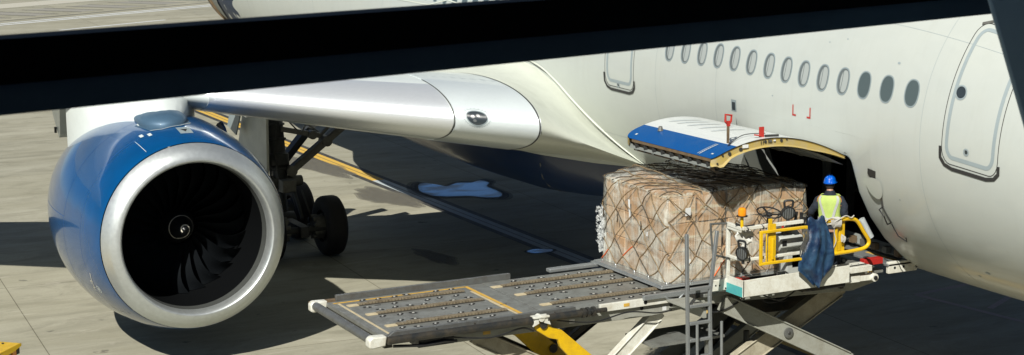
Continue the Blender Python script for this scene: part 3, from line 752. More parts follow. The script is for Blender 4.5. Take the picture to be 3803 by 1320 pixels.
ribbon(mb, E, [(1.9+s_/10, 8) for s_ in range(0, 32)], .008, .003, EO, 1)
for s_, ph in ((.95, 73), (1.7, 74), (1.05, 69)): disc(mb, E, (s_, ph), dens([(s_-.07, ph-1), (s_+.07, ph-1), (s_+.07, ph+1), (s_-.07, ph+1)], 2, True), .004, EO, 0)
mb.build('nacelle_seam', ['wing_white', 'door_blue'], eng)
mb = MB(); ph = -26
def et(a, b_): return (1.02+a*.55, ph+b_*14)
for seg in ([(-.25, .5), (-.05, .1), (.1, -.2)], [(-.1, .1), (.1, .1), (.12, -.05)], [(0, -.2), (.2, -.25), (.22, -.4)], [(.25, -.5), (.3, -.8)]):
    ribbon(mb, E, dens([et(*q) for q in seg], 3), .018, .004, EO, 0)
ribbon(mb, E, oval(.86, -29.5, .06, 2.2, 18, 2), .02, .004, EO, 1, True); disc(mb, E, (.86, -29.5), oval(.86, -29.5, .03, 1.1, 12, 2), .004, EO, 1)
ribbon(mb, E, dens([(1.15, -44), (.75, -48)], 4), .02, .004, EO, 1)
mb.build('nacelle_emblem', ['cream', 'wing_white'], eng)
mb = MB(); mb.prism([(32.72, 3.6), (32.70, 3.9), (32.45, 4.06), (32.22, 4.13), (32.0, 4.03), (31.86, 3.86), (31.86, 3.6)], 'y', 9.48, 9.52); mb.build('nacelle_strake', 'door_blue', eng)
mb = MB(); mb.lathe((EC.x, EC.y, EC.z), (1, 0, 0), [(5.7, 1.33), (5.4, 1.2), (5.0, 1.1), (4.8, .6), (5.6, .62), (6.6, .35), (7.2, .05)], 48); mb.build('exhaust_nozzle', 'gear_grey', eng)
# pylon
mb = MB(); rg = []
for X, zt, zb, hw in ((30.8, 4.50, 4.2, .2), (31.15, 4.74, 4.1, .42), (31.6, 4.98, 4.05, .62), (32.2, 5.08, 3.95, .9), (32.9, 5.1, 3.8, 1.12), (33.5, 5.05, 3.6, 1.28), (33.65, 4.95, 3.65, 1.24), (34.6, 4.85, 3.9, .5), (36.5, 4.6, 3.8, .3), (38.2, 4.2, 3.7, .1)):
    rg.append([(X, 10.95+hw*y, zb+(zt-zb)*z) for y, z in ((-1, 0), (-1, .7), (-.6, .95), (0, 1), (.6, .95), (1, .7), (1, 0))])
mb.rings(rg, cap0=True, cap1=True); mb.build('engine_pylon', 'wing_white', plane, sharp=50)
mb = MB()
for X, y, z0, z1 in ((31.9, 11.62, 4.2, 4.95), (32.8, 11.97, 4.0, 5.0)):
    mb.bar((X, y+.0, z0), (X, y+.0, z1), .012, .012)
mb.tube([(31.15, 11.34, 4.5), (31.6, 11.56, 4.6), (32.2, 11.84, 4.62), (32.9, 12.06, 4.6), (33.5, 12.2, 4.55)], .008, 5); mb.build('pylon_seam', 'grey_stripe', plane)
mb = MB()
for y in (19.5,):      # flap track fairings
    xl, c = chord(y); mb.rings([[(xl+c*.55+q*2.9, y+.2*math.sin(PI*min(1, q+.1))*math.cos(2*PI*k/14), zle(y)-.62-.1*q+.28*math.sin(PI*min(1, q*.9+.1))*math.sin(2*PI*k/14)) for k in range(14)] for q in [i/10 for i in range(11)]], cap0=True, cap1=True)
mb.build('flap_track_fairing', 'wing_white', plane)
# port wing, tail and engine on the far side
mb = MB(); mb.rings([[(lambda p: (p[0], -p[1], p[2]))(Wg(Y, u)) for u in us] for Y in [4.6+25.4*i/12 for i in range(13)]], cap0=True, cap1=True)
mb.add([(61, .12, 9.3), (70, .12, 9.3), (73.5, .08, 15.5), (70.5, .08, 15.5), (61, -.12, 9.3), (70, -.12, 9.3), (73.5, -.08, 15.5), (70.5, -.08, 15.5)], [(0, 1, 2, 3), (7, 6, 5, 4), (0, 4, 5, 1), (1, 5, 6, 2), (2, 6, 7, 3), (3, 7, 4, 0)])
mb.build('port_wing_and_fin', 'wing_white', plane)
mb = MB(); mb.rings([[(x, 2*EC.y*0-y, z) for x, y, z in ering(p.x, p.y)] for p in nz], cap1=True); mb.rings([[(x, -y, z) for x, y, z in ering(a, b_)] for a, b_ in ((0, 1.38), (.3, 1.29), (1.5, 1.25))], 1, cap1=True)
mb.build('port_engine', ['engine_blue', 'duct_dark'], plane)

# forward cargo door, swung open
H_, T_ = V((2.86, 4.45)), V((5.32, 4.60))
def Dr(x, u, off=0.):
    m_ = H_.lerp(T_, u); n_ = V((-(T_-H_).y, (T_-H_).x)).normalized()
    w = .31*(1-(2*u-1)**2)*(1+.12*(2*u-1))+off; return (x, m_.x+n_.x*w, m_.y+n_.y*w)
def lim(u):
    q = max(0, (u-.9)/.1); e = .22*(1-math.sqrt(max(0, 1-q*q))); return 21.18+e*.25, 23.86-e
cd = plane
rows = []; U = [i/24 for i in range(22)]+[.9, .925, .95, .97, .985, 1.]
def dgrid(mb, off, mi, u0=0, u1=1, nx=16, ins=0.):
    rw = []
    for u in U:
        if u < u0-1e-6 or u > u1+1e-6: continue
        a, b_ = lim(u); rw.append([Dr(a+ins+(b_-a-2*ins)*k/nx, u, off) for k in range(nx+1)])
    mb.rings(rw, mi, False)
mb = MB(); dgrid(mb, 0, 0, 0, .834); dgrid(mb, 0, 1, .80, 1.)
mb.build('cargo_door', ['door_white_lit', 'door_blue'], plane, sharp=60)
door_o = bpy.data.objects['cargo_door']
mb = MB(); dgrid(mb, -.15, 0, 0, 1, 8, .03)
for x in (21.7, 22.3, 22.9, 23.4): mb.rings([[Dr(x-.03, u, -.15) for u in U], [Dr(x-.03, u, -.165) for u in U], [Dr(x+.03, u, -.165) for u in U], [Dr(x+.03, u, -.15) for u in U]], 0, False)
mb.build('door_inner_skin', 'frame_grey', door_o)
mb = MB()   # forward edge: primer yellow web with lip
th = lambda u: -.135*min(1., .35+2.4*u)*(1 if u < .97 else .9)-.02*math.exp(-((u-.93)/.04)**2)*4
mb.rings([[Dr(lim(u)[0]+.002, u, -.012) for u in U], [Dr(lim(u)[0]+.02, u, -.03) for u in U], [Dr(lim(u)[0]+.02, u, th(u)*.85) for u in U], [Dr(lim(u)[0]-.02, u, th(u)) for u in U], [Dr(lim(u)[0]+.05, u, th(u)-.01) for u in U]], 0, False)
de0 = mb.build('door_edge_frame', 'primer_yellow', door_o); mb = MB()
mb.rings([[Dr(lim(u)[1]-.002, u, -.012) for u in U], [Dr(lim(u)[1]-.02, u, th(u)) for u in U]], 0, False)
mb.build('door_edge_frame', 'primer_yellow', door_o); de = de0
mb = MB()
for u, o_, rr in ((.88, .07, .028), (.80, .075, .03), (.62, .055, .022), (.50, .05, .022), (.46, .03, .012), (.93, .04, .015), (.965, .12, .015)):
    p = V(Dr(21.19, u, -o_)); mb.lathe(p, (-1, 0, 0), [(-.01, rr), (.006, rr), (.006, 0)], 12)
mb.build('edge_hole', 'line_dark', de)
mb = MB()
for u, o_, a, b_, mi in ((.585, .05, .05, .03, 0), (.555, .045, .035, .02, 1), (.77, .05, .10, .05, 1), (.64, .05, .004, .05, 2), (.655, .05, .004, .05, 2), (.60, .05, .004, .05, 2)):
    p = V(Dr(21.178, u, -o_)); mb.box(p.x-.004, p.x+.01, p.y-a/2, p.y+a/2, p.z-b_/2, p.z+b_/2, mi)
mb.build('edge_placard', ['steel_mid', 'label_white', 'line_dark'], de)
mb = MB()   # lower (outboard) edge with latch hooks
mb.rings([[Dr(x, 1.0, o_) for x in [21.25+2.3*k/12 for k in range(13)]] for o_ in (-.005, -.05)], 0, False)
mb.rings([[tuple(V(Dr(x, 1.0, 0))+V((0, dy, dz))) for x in [21.25+2.35*k/12 for k in range(13)]] for dy, dz in ((0, -.02), (-.06, -.05), (-.07, -.2), (-.2, -.22))], 0, False)
db = mb.build('door_latch_beam', 'primer_brown', door_o)
for k in range(9):
    x = 21.36+k*.26; mb = MB(); p = V(Dr(x, 1., 0)); mb.box(x-.05, x+.05, p.y-.045, p.y-.02, p.z-.12, p.z-.07); mb.box(x-.018, x+.018, p.y-.045, p.y-.01, p.z-.18, p.z-.05); mb.build('latch_hook', 'line_dark', db)
mb = MB(); mb.lathe(V(Dr(23.25, .86, .0)), (0, 0, 1), [(0, .05), (.07, .03), (.08, 0)], 10); mb.build('door_lug', 'gear_light', door_o)
DO = lambda p: V((0, 0, 1)); D2 = lambda x, u: Dr(x, u, 0)
mb = MB(); ribbon(mb, D2, [(21.62, .985), (21.58, .86)], .02, .006, DO); ribbon(mb, D2, [(21.67, .985), (21.63, .86)], .012, .006, DO); disc(mb, D2, (21.35, .96), [(21.33, .955), (21.38, .955), (21.38, .965), (21.33, .965)], .006, DO); disc(mb, D2, (23.6, .95), [(23.58, .945), (23.63, .945), (23.63, .96), (23.58, .96)], .006, DO)
mb.build('door_stripe_mark', 'wing_white', door_o)
mb = MB()
for x in (22.2, 22.55, 22.9, 23.2, 23.45): disc(mb, D2, (x, .62), [(x+.05*math.cos(2*PI*k/14)+.12*math.sin(2*PI*k/14), .62+.10*math.sin(2*PI*k/14)) for k in range(14)], .005, DO)
mb.build('skin_dent', 'root_silver', door_o)
mb = MB(); p = V((21.3, 4.98, 4.80)); mb.bar(p, p+V((0, .0, .27)), .035, .025, (1, 0, 0), 0)
mb.tube([p+V(q) for q in ((0, 0, .27), (0, -.05, .33), (0, -.06, .42), (0, .05, .44), (0, .05, .33))], .019, 6, 1, True); mb.bar(p+V((0, -.005, .26)), p+V((0, -.005, .34)), .05, .03, (1, 0, 0), 1)
mb.build('vent_door_lever', ['primer_brown', 'flag_red'], door_o)
mb = MB(); p = V((21.32, 4.36, 4.80)); mb.box(p.x-.012, p.x+.012, p.y-.045, p.y+.035, p.z+.03, p.z+.20); mb.box(p.x-.01, p.x+.01, p.y-.02, p.y+.02, p.z-.02, p.z+.04); mb.bar(p+V((-.02, .02, .07)), p+V((-.02, .14, .09)), .02, .02)
mb.build('lock_indicator_flag', 'flag_red', door_o)
mb = MB(); mb.tube(smooth_pts([Dr(21.35, .84, .02), Dr(21.5, .7, .04), Dr(21.45, .55, .03)]), .007, 5); mb.bar(Dr(21.28, .60, .02), Dr(21.28, .50, .02), .03, .03); mb.build('door_cable', 'line_dark', door_o)
mb = MB(); mb.rings([[(x, 2.80, 4.47+.0) for x in (21.2, 22.5, 23.85)], [(x, 2.86, 4.50) for x in (21.2, 22.5, 23.85)], [(x, 2.93, 4.47) for x in (21.2, 22.5, 23.85)]], close=False); mb.build('hinge', 'frame_grey', door_o)
for x in (23.7,):
    mb = MB(); mb.tube([(x, 2.6, 4.2), (x, 3.5, 4.5)], .025, 8); mb.build('door_actuator', 'gear_grey', door_o)

mb = MB(); mb.add([(37.6, 12.4, 4.95), (37.6, 15.6, 5.2), (38.5, 15.8, 6.05), (38.5, 12.6, 5.75), (37.64, 12.4, 4.9), (37.64, 15.6, 5.15), (38.54, 15.8, 6.0), (38.54, 12.6, 5.7)], [(0, 1, 2, 3), (7, 6, 5, 4), (0, 4, 5, 1), (1, 5, 6, 2), (2, 6, 7, 3), (3, 7, 4, 0)])
mb.build('raised_spoiler', 'wing_white', plane)

mb = MB(); mb.prism([(38.95, 3.8), (38.0, 3.9), (38.1, 3.25), (38.22, 3.17)], 'y', 11.2, 11.4); mb.prism([(38.42, 3.38), (38.5, 3.38), (38.5, 3.25), (38.42, 3.25)], 'y', 11.4, 11.44, 1); mb.build('aft_pylon_fin', ['root_silver', 'line_dark'], plane)
# ---------------------------------------------------------------- cargo loader
LD = thing('cargo_loader', 'scissor lift cargo loader with roller deck, ladder and yellow railings, raised to the cargo door', 'cargo loader', (22.6, 6, 0))
ZD = 2.50
FX, AX = 21.42, 23.72     # near (forward) and far (aft) sides of the deck
mb = MB(); mb.box(FX+.08, AX-.08, 8.30, 10.62, ZD-.06, ZD); mb.box(FX+.08, AX-.08, 5.4, 8.02, ZD-.06, ZD); mb.box(FX+.08, AX-.08, 8.025, 8.295, ZD-.08, ZD-.008)
mb.build('main_deck', 'deck_steel', LD, bevel=.006)
mb = MB(); zz = ZD+.003
def ln(x0, x1, y0, y1, mi, z=zz): mb.box(x0, x1, y0, y1, z-.002, z, mi)
ln(AX-.22, AX-.17, 8.36, 10.55, 0); ln(FX+.1, AX-.17, 8.31, 8.37, 0); ln(FX+.1, AX-.5, 8.38, 8.42, 1)
ln(FX+.1, AX-.2, 10.46, 10.50, 1); ln(FX+.55, FX+1.1, 8.39, 8.44, 1, zz+.003)
mb.build('deck_marking', ['line_yellow', 'line_cream'], LD)
mb = MB()
mb.box(FX-.0, FX+.07, 9.15, 10.45, ZD-.05, ZD+.05); mb.add([(FX, 10.45, ZD-.05), (FX+.07, 10.45, ZD-.05), (FX+.07, 10.45, ZD+.05), (FX, 10.45, ZD+.05), (FX, 10.62, ZD-.05), (FX+.07, 10.62, ZD-.05)], [(0, 1, 5, 4), (3, 4, 5, 2), (0, 4, 3), (1, 2, 5)])
mb.box(FX-.0, FX+.07, 7.55, 9.15, ZD-.05, ZD+.05); mb.build('side_guide', 'steel_mid', LD, bevel=.004)
mb = MB(); mb.box(AX-.07, AX, 7.5, 10.45, ZD-.04, ZD+.09); mb.build('side_guide', 'steel_mid', LD, bevel=.004)
mb = MB(); mb.box(AX-.02, AX+.06, 10.4, 10.85, ZD-.1, ZD+.02); mb.build('rear_bracket', 'primer_brown', LD)
mb = MB(); mb.tube([(21.30, 10.6, ZD-.03), (21.30, 8.35, ZD-.03)], .058, 14); mb.tube([(21.30, 8.1, ZD-.02), (21.30, 7.45, ZD-.02)], .055, 14); mb.tube([(21.3, 7.4, ZD-.02), (21.3, 7.1, ZD-.02)], .035, 10)
for y in (7.5, 7.42, 7.32): mb.lathe((21.3, y, ZD-.02), (0, 1, 0), [(-.02, .03), (-.02, .075), (.02, .075), (.02, .03)], 10)
mb.build('torque_tube', 'steel_dark', LD)
mb = MB(); mb.tube([(21.47, 10.79, ZD-.03), (23.62, 10.79, ZD-.03)], .065, 18); mb.build('end_roller', 'steel_mid', LD)
for x, x2 in ((21.31, 21.47), (23.62, 23.76)):
    mb = MB(); mb.prism([(10.60, ZD+.03), (10.82, ZD+.04), (10.87, ZD+.0), (10.87, ZD-.11), (10.82, ZD-.13), (10.62, ZD-.11)], 'x', x, x2); ec = mb.build('end_cap', 'loader_white', LD, bevel=.02)
mb = MB(); mb.prism([(9.78, ZD-.10), (9.62, ZD-.24), (6.2, ZD-.26), (5.6, ZD-.22), (5.6, ZD-.06), (9.78, ZD-.06)], 'x', FX+.03, FX+.09); mb.build('side_beam', 'loader_grey', LD, bevel=.006)
mb = MB(); mb.box(FX-.03, FX+.025, 5.95, 7.15, ZD-.08, ZD+.035); mb.build('side_beam_plate', 'loader_white', LD, bevel=.004)
mb = MB(); mb.prism([(10.4, ZD-.07), (9.62, ZD-.24), (5.6, ZD-.22), (5.6, ZD-.06)], 'x', AX-.09, AX-.03); mb.build('side_beam', 'loader_grey', LD)
mb = MB()
for y in (10.5, 9.4, 8.3, 7.2, 6.1): mb.box(FX+.1, AX-.1, y-.06, y+.06, ZD-.2, ZD-.065)
mb.build('cross_member', 'steel_dark', LD)
mb = MB(); mb.box(21.38, 21.7, 9.55, 10.1, ZD-.22, ZD-.09); mb.tube([(21.34, 10.5, ZD-.13), (21.36, 10.0, ZD-.19), (21.36, 9.7, ZD-.17), (21.4, 9.5, ZD-.2)], .025, 6)
mb.build('cable_tray', 'black_plastic', LD)
for y, z in ((6.37, ZD-.02), (6.40, ZD-.12), (5.88, ZD-.13)):
    mb = MB(); mb.lathe((FX-.031 if z > ZD-.1 else FX+.03, y, z), (-1, 0, 0), [(-.005, .032), (.004, .032), (.004, 0)], 12); mb.build('beam_hole', 'hole_dark', LD)
# chain strips
for x, spans in ((23.27, ((8.5, 10.25), (5.6, 7.85))), (22.65, ((8.47, 10.2), (5.6, 7.75))), (21.92, ((8.44, 10.2), (5.6, 7.7)))):
    for y0, y1 in spans:
        mb = MB(); n_ = int((y1-y0)/.052)
        mb.box(x-.07, x+.07, y0, y1, ZD+.001, ZD+.006, 1)
        for k in range(n_):
            y = y0+(y1-y0)*(k+.5)/n_; h = .03 if 2 < k < n_-3 else .018
            mb.box(x-.045, x+.045, y-.021, y+.021, ZD+.008, ZD+h+.008, 0)
        mb.build('drive_chain', ['rust_chain', 'steel_dark'], LD)
        mb = MB(); mb.box(x-.05, x+.05, y1+.005, y1+.17, ZD+.001, ZD+.014); mb.build('chain_ramp', 'line_cream', LD)
# casters in oval holes
random.seed(3)
spots = []
for yb, ny in ((8.62, 7), (5.85, 8)):
    for i in range(ny):
        for j, x in enumerate((23.48, 23.08, 22.86, 22.45, 22.12, 21.72)):
            y = yb+i*.24+(.12 if j % 2 else 0)
            if y < 10.2 and random.random() < .86: spots.append((x+random.uniform(-.03, .03), y+random.uniform(-.03, .03)))
for x, y in spots:
    a = R(35)*(1 if random.random() < .5 else -1)
    mb = MB(); c_, s_ = math.cos(a), math.sin(a)
    def q(u, w_): return (x+u*c_-w_*s_, y+u*s_+w_*c_)
    el = [q(.04*math.cos(2*PI*k/14), .07*math.sin(2*PI*k/14)) for k in range(14)]
    mb.add([(*p, ZD+.0035) for p in el], [tuple(range(14))], 0)
    p = V((x, y, ZD-.012)); d = V((c_, s_, 0)); mb.lathe(p, d, [(-.014, 0), (-.014, .026), (.014, .026), (.014, 0)], 12, 1)
    mb.build('caster', ['hole_dark', 'caster_metal'], LD)
for i in range(9):
    mb = MB(); x, y = random.uniform(21.7, 23.4), random.uniform(5.9, 10.2); mb.box(x-.008, x+.008, y-.05, y+.05, ZD+.0005, ZD+.0045); mb.build('deck_slot', 'hole_dark', LD)
mb = MB(); mb.box(23.72, 23.86, 5.55, 6.75, ZD+.0, ZD+.055); mb.build('stop_bar', 'galvanised', LD, bevel=.008)
mb = MB(); mb.box(FX-.08, FX-.02, 5.28, 6.42, ZD+.02, ZD+.09); mb.tube([(21.36, 6.1, ZD+.07), (21.34, 6.0, ZD-.01), (21.34, 5.85, ZD-.03)], .016, 6); mb.tube([(21.36, 5.7, ZD+.06), (21.34, 5.8, ZD-.02)], .02, 6)
mb.build('stop_bar', 'galvanised', LD, bevel=.004)
# bridge deck (the lift nearest the door)
mb = MB(); mb.box(21.30, 23.9, 1.95, 5.38, ZD-.05, ZD+.0); mb.build('bridge_deck', 'deck_steel', LD, bevel=.006)
mb = MB(); mb.box(21.2, 23.95, 1.32, 1.94, ZD+.06, ZD+.10, 0); mb.box(21.2, 23.95, 1.32, 1.38, ZD-.02, ZD+.06, 0); mb.build('front_apron_plate', 'galvanised', LD, bevel=.006)
mb = MB(); mb.box(21.20, 21.27, 1.34, 1.92, ZD-.06, ZD+.13); mb.build('bridge_nose_plate', 'loader_white', LD, bevel=.008)
mb = MB(); mb.box(21.35, 22.1, 1.62, 1.68, ZD+.1, ZD+.106); mb.build('apron_stripe', 'line_yellow', LD)
for yy in (1.62, 1.80): 
    mb = MB(); mb.lathe((21.199, yy, ZD+.03), (-1, 0, 0), [(-.004, .022), (.003, .022), (.003, 0)], 12); mb.build('beam_hole', 'hole_dark', LD)
mb = MB(); mb.box(21.22, 21.30, 2.2, 3.3, ZD+.09, ZD+.15); mb.box(21.22, 21.30, 3.3, 5.3, ZD+.03, ZD+.09); mb.build('side_guide', 'galvanised', LD, bevel=.005)
mb = MB(); mb.box(21.19, 21.31, 2.05, 2.42, ZD+.13, ZD+.23); mb.build('red_stop', 'red_paint', LD, bevel=.006)
mb = MB(); mb.box(21.19, 21.31, 4.62, 4.95, ZD+.10, ZD+.20); mb.build('red_stop', 'red_paint', LD, bevel=.006)
mb = MB(); mb.box(21.22, 21.28, 2.24, 2.28, ZD-.05, ZD+.13); mb.build('stop_post', 'safety_yellow', LD)
mb = MB()
for x in (21.6, 22.2, 22.8, 23.4):
    for y in (2.2, 2.5, 2.8, 3.1): mb.lathe((x-.2, y, ZD+.03), (1, 0, 0), [(0, 0), (0, .034), (.4, .034), (.4, 0)], 10)
mb.build('bridge_roller', 'steel_mid', LD)
mb = MB(); mb.prism([(5.4, ZD-.06), (5.75, ZD-.0), (5.75, ZD-.16), (4.9, ZD-.2), (2.5, ZD-.3), (2.0, ZD-.2), (2.0, ZD-.06)], 'x', 21.38, 21.46); mb.build('bridge_beam', 'loader_grey', LD, bevel=.006)
mb = MB(); mb.prism([(5.4, ZD-.06), (5.75, ZD-.0), (5.75, ZD-.16), (4.9, ZD-.2), (2.5, ZD-.3), (2.0, ZD-.2), (2.0, ZD-.06)], 'x', 23.7, 23.78); mb.build('bridge_beam', 'loader_grey', LD)
mb = MB()
for y in (5.2, 4.2, 3.2, 2.2): mb.box(21.46, 23.7, y-.06, y+.06, ZD-.18, ZD-.055)
mb.box(21.33, 21.37, 5.1, 5.72, ZD-.05, ZD+.02); mb.build('cross_member', 'steel_dark', LD)
# operator's side platform
mb = MB(); PX = 20.75
mb.box(PX+.02, 21.18, 3.0, 5.0, ZD+.02, ZD+.05, 1)
mb.prism([(5.05, ZD+.285), (5.05, ZD+.03), (3.06, ZD+.03), (3.06, ZD+.30), (4.1, ZD+.30)], 'x', PX, PX+.025)
mb.build('toe_board', ['loader_white', 'deck_steel'], LD, bevel=.004)
mb = MB(); mb.add([(PX, 5.055, ZD+.03), (21.2, 5.055, ZD+.03), (21.2, 5.055, ZD+.285), (PX, 5.055, ZD+.285), (PX, 5.03, ZD+.03), (21.2, 5.03, ZD+.03), (21.2, 5.03, ZD+.285), (PX, 5.03, ZD+.285)], [(0, 1, 2, 3), (7, 6, 5, 4), (0, 4, 5, 1), (1, 5, 6, 2), (2, 6, 7, 3), (3, 7, 4, 0)])
mb.build('toe_board', 'loader_white', LD)
mb = MB(); mb.box(PX+.01, 21.185, 5.058, 5.064, ZD+.035, ZD+.18); mb.build('teal_panel', 'teal_paint', LD, label='teal and blue painted patch on the white corner panel')
mb = MB(); mb.box(21.17, 21.19, 5.03, 5.33, ZD+.06, ZD+.24); mb.build('gusset_plate', 'loader_white', LD, bevel=.01)
mb = MB()
for y, z in ((5.26, ZD+.15), (5.19, ZD+.145), (5.08, ZD+.09)): mb.lathe((21.17, y, z), (-1, 0, 0), [(0, .014), (.003, .014), (.003, 0)], 8)
mb.build('bolt_hole', 'hole_dark', LD)
rw = .055
mb = MB()
mb.bar((21.19, 5.03, ZD+.2), (21.19, 5.03, 3.60), rw, rw, (1, 0, 0)); mb.bar((21.19, 5.05, 3.59), (20.80, 5.05, 3.58), rw, rw); mb.bar((20.78, 5.06, 3.585), (20.78, 3.95, 3.585), rw, rw)
mb.bar((21.17, 5.05, 3.1), (20.80, 5.05, 3.1), rw*.8, rw*.8); mb.bar((20.78, 5.06, 3.1), (20.78, 3.75, 3.1), rw*.8, rw*.8); mb.bar((21.18, 5.06, 3.56), (20.8, 5.06, 3.56), .02, .09)
mb.build('railing', 'loader_white', LD, bevel=.006)
mb = MB(); mb.tube(smooth_pts([(21.16, 5.08, 3.60), (21.14, 5.35, 3.62), (21.14, 5.38, 3.58), (21.14, 5.34, 3.2), (21.14, 5.3, 3.14), (21.16, 5.05, 3.06)]), .017, 8); mb.build('grab_rail', 'steel_mid', LD)
mb = MB()
for y in (5.0, 4.72): mb.tube(smooth_pts([(20.78, y, 3.62), (20.73, y-.02, 3.58), (20.78, y-.04, 3.54), (20.82, y-.02, 3.58), (20.78, y-.06, 3.62)]), .01, 5)
mb.tube(smooth_pts([(20.76, 5.03, 3.24), (20.75, 4.96, 3.2), (20.75, 4.93, 3.08), (20.76, 4.98, 3.06)]), .009, 5); mb.tube([(20.77, 5.02, 3.615), (20.77, 4.85, 3.62)], .016, 6); mb.tube([(20.9, 5.1, 3.64), (20.85, 5.05, 3.62), (20.85, 5.05, 3.56)], .018, 6)
mb.build('cable_tie', 'black_plastic', LD)
# yellow gates
ty = .046; YX = 20.66
mb = MB()
for a, b_ in (((YX, 4.80, 3.52), (YX, 3.98, 3.52)), ((YX, 4.80, 3.035), (YX, 4.0, 3.035)), ((YX, 4.80, 3.54), (YX, 4.80, 3.01)), ((YX, 3.98, 3.54), (YX, 3.98, 3.30))): mb.bar(a, b_, ty, ty*.9, (1, 0, 0) if abs(a[1]-b_[1]) < .01 else (0, 0, 1))
mb.bar((YX, 4.70, 3.52), (YX, 4.70, 3.04), .02, .02, (1, 0, 0)); mb.build('yellow_gate', 'safety_yellow', LD, bevel=.006)
mb = MB(); mb.bar((YX+.05, 4.57, 3.62), (YX+.05, 4.57, 3.03), .13, .04, (1, 0, 0)); mb.bar((YX+.02, 4.57, 3.40), (YX+.02, 4.57, 3.08), .03, .03, (1, 0, 0)); mb.bar((YX+.05, 4.60, 3.62), (YX+.05, 4.60, 3.70), .06, .03, (1, 0, 0)); mb.build('gate_post', 'safety_yellow', LD, bevel=.005)
mb = MB(); mb.bar((YX+.08, 4.67, 3.35), (YX+.08, 4.67, 3.18), .025, .02, (1, 0, 0)); mb.lathe((YX+.0, 4.52, 3.12), (-1, 0, 0), [(0, .02), (.01, .015), (.01, 0)], 8); mb.build('gate_latch', 'galvanised', LD)
lp = smooth_pts([(PX, 3.72, 3.53), (PX, 3.35, 3.545), (PX, 3.08, 3.54), (PX, 2.94, 3.49), (PX, 2.80, 3.30), (PX, 2.70, 3.15), (PX, 2.76, 3.06), (PX, 2.95, 3.03), (PX, 3.35, 3.02), (PX, 3.8, 3.03)], k=5)
mb = MB(); mb.tube(lp, .030, 10); mb.build('yellow_gate', 'safety_yellow', LD)
mb = MB(); mb.bar((PX+.02, 3.33, 3.52), (PX+.02, 3.33, 3.03), .045, .045, (1, 0, 0)); mb.bar((PX+.05, 3.20, 3.52), (PX+.05, 3.20, 3.03), .10, .045, (1, 0, 0)); mb.bar((PX+.02, 3.27, 3.2), (PX+.02, 3.27, 3.05), .08, .012, (1, 0, 0)); mb.build('gate_post', 'safety_yellow', LD, bevel=.005)
mb = MB(); mb.bar((21.0, 3.7, 3.44), (21.0, 3.15, 3.44), .04, .03); mb.bar((21.0, 3.7, 3.0), (21.0, 3.3, 3.0), .04, .03); mb.build('railing', 'loader_white', LD)
# console
mb = MB(); mb.prism([(20.86, 3.34), (20.84, 3.20), (20.90, 3.13), (21.2, 3.13), (21.26, 3.46), (21.14, 3.46)], 'y', 3.88, 4.30); mb.box(20.93, 21.15, 3.86, 4.12, ZD+.05, 3.14); con = mb.build('control_console', 'console_grey', LD, bevel=.012)
mb = MB(); mb.box(20.93, 21.14, 3.75, 4.03, ZD+.33, 3.10); mb.box(20.9, 21.1, 4.03, 4.22, ZD+.05, ZD+.20); mb.build('pedestal', 'loader_white', LD, bevel=.01)
mb = MB(); mb.box(20.86, 20.9, 4.2, 4.34, ZD+.06, ZD+.32); mb.bar((20.85, 4.22, ZD+.32), (20.85, 3.95, ZD+.14), .05, .02); mb.lathe((20.82, 4.02, ZD+.14), (-1, 0, 0), [(0, .04), (.04, .03), (.05, 0)], 10); mb.build('step_bracket', 'galvanised', LD)
mb = MB(); n_ = V((-.28, .05, .96)).normalized()
mb.box(20.9, 21.08, 3.98, 4.24, 3.455, 3.458); mb.box(20.834, 20.838, 4.2, 4.28, 3.22, 3.3); mb.box(20.90, 20.96, 4.06, 4.22, 3.37, 3.39); mb.build('instrument_panel', 'black_plastic', con)
mb = MB(); c = V((21.16, 4.30, 3.69)); u_ = V((0, 1, 0)); w_ = n_.cross(u_)
mb.tube([c+u_*.19*math.cos(2*PI*k/28)+w_*.19*math.sin(2*PI*k/28) for k in range(28)], .012, 8, 0, True)
for k in (0, 1, 2): a = 2*PI*k/3+.5; mb.bar(c+u_*.03*math.cos(a)+w_*.03*math.sin(a)-n_*.03, c+u_*.185*math.cos(a)+w_*.185*math.sin(a), .03, .014, tuple(n_))
mb.lathe(c-n_*.05, n_, [(0, .05), (.03, .05), (.045, .03), (.05, 0)], 14); mb.tube([c-n_*.05, c-n_*.28], .025, 8); mb.build('steering_wheel', 'black_plastic', con)
mb = MB(); mb.lathe((21.0, 4.16, 3.46), (0, 0, 1), [(0, .02), (.05, .02), (.05, 0)], 10); mb.lathe((21.0, 4.16, 3.51), (0, 0, 1), [(0, .028), (.025, .028), (.035, 0)], 10); mb.build('stop_button', 'red_paint', con)
for y, z, h in ((4.06, 3.56, .17), (3.96, 3.56, .15), (3.90, 3.54, .09)):
    mb = MB(); mb.tube([(20.84, y, 3.5), (20.84, y, z)], .012, 6); mb.tube([(20.84, y, z), (20.84, y-.02, z+h*.35), (20.84, y-.03, z+h)], [.022, .024, .03], 8); mb.box(20.8, 20.88, y-.04, y+.04, 3.47, 3.53); mb.build('lever', 'black_plastic', con)
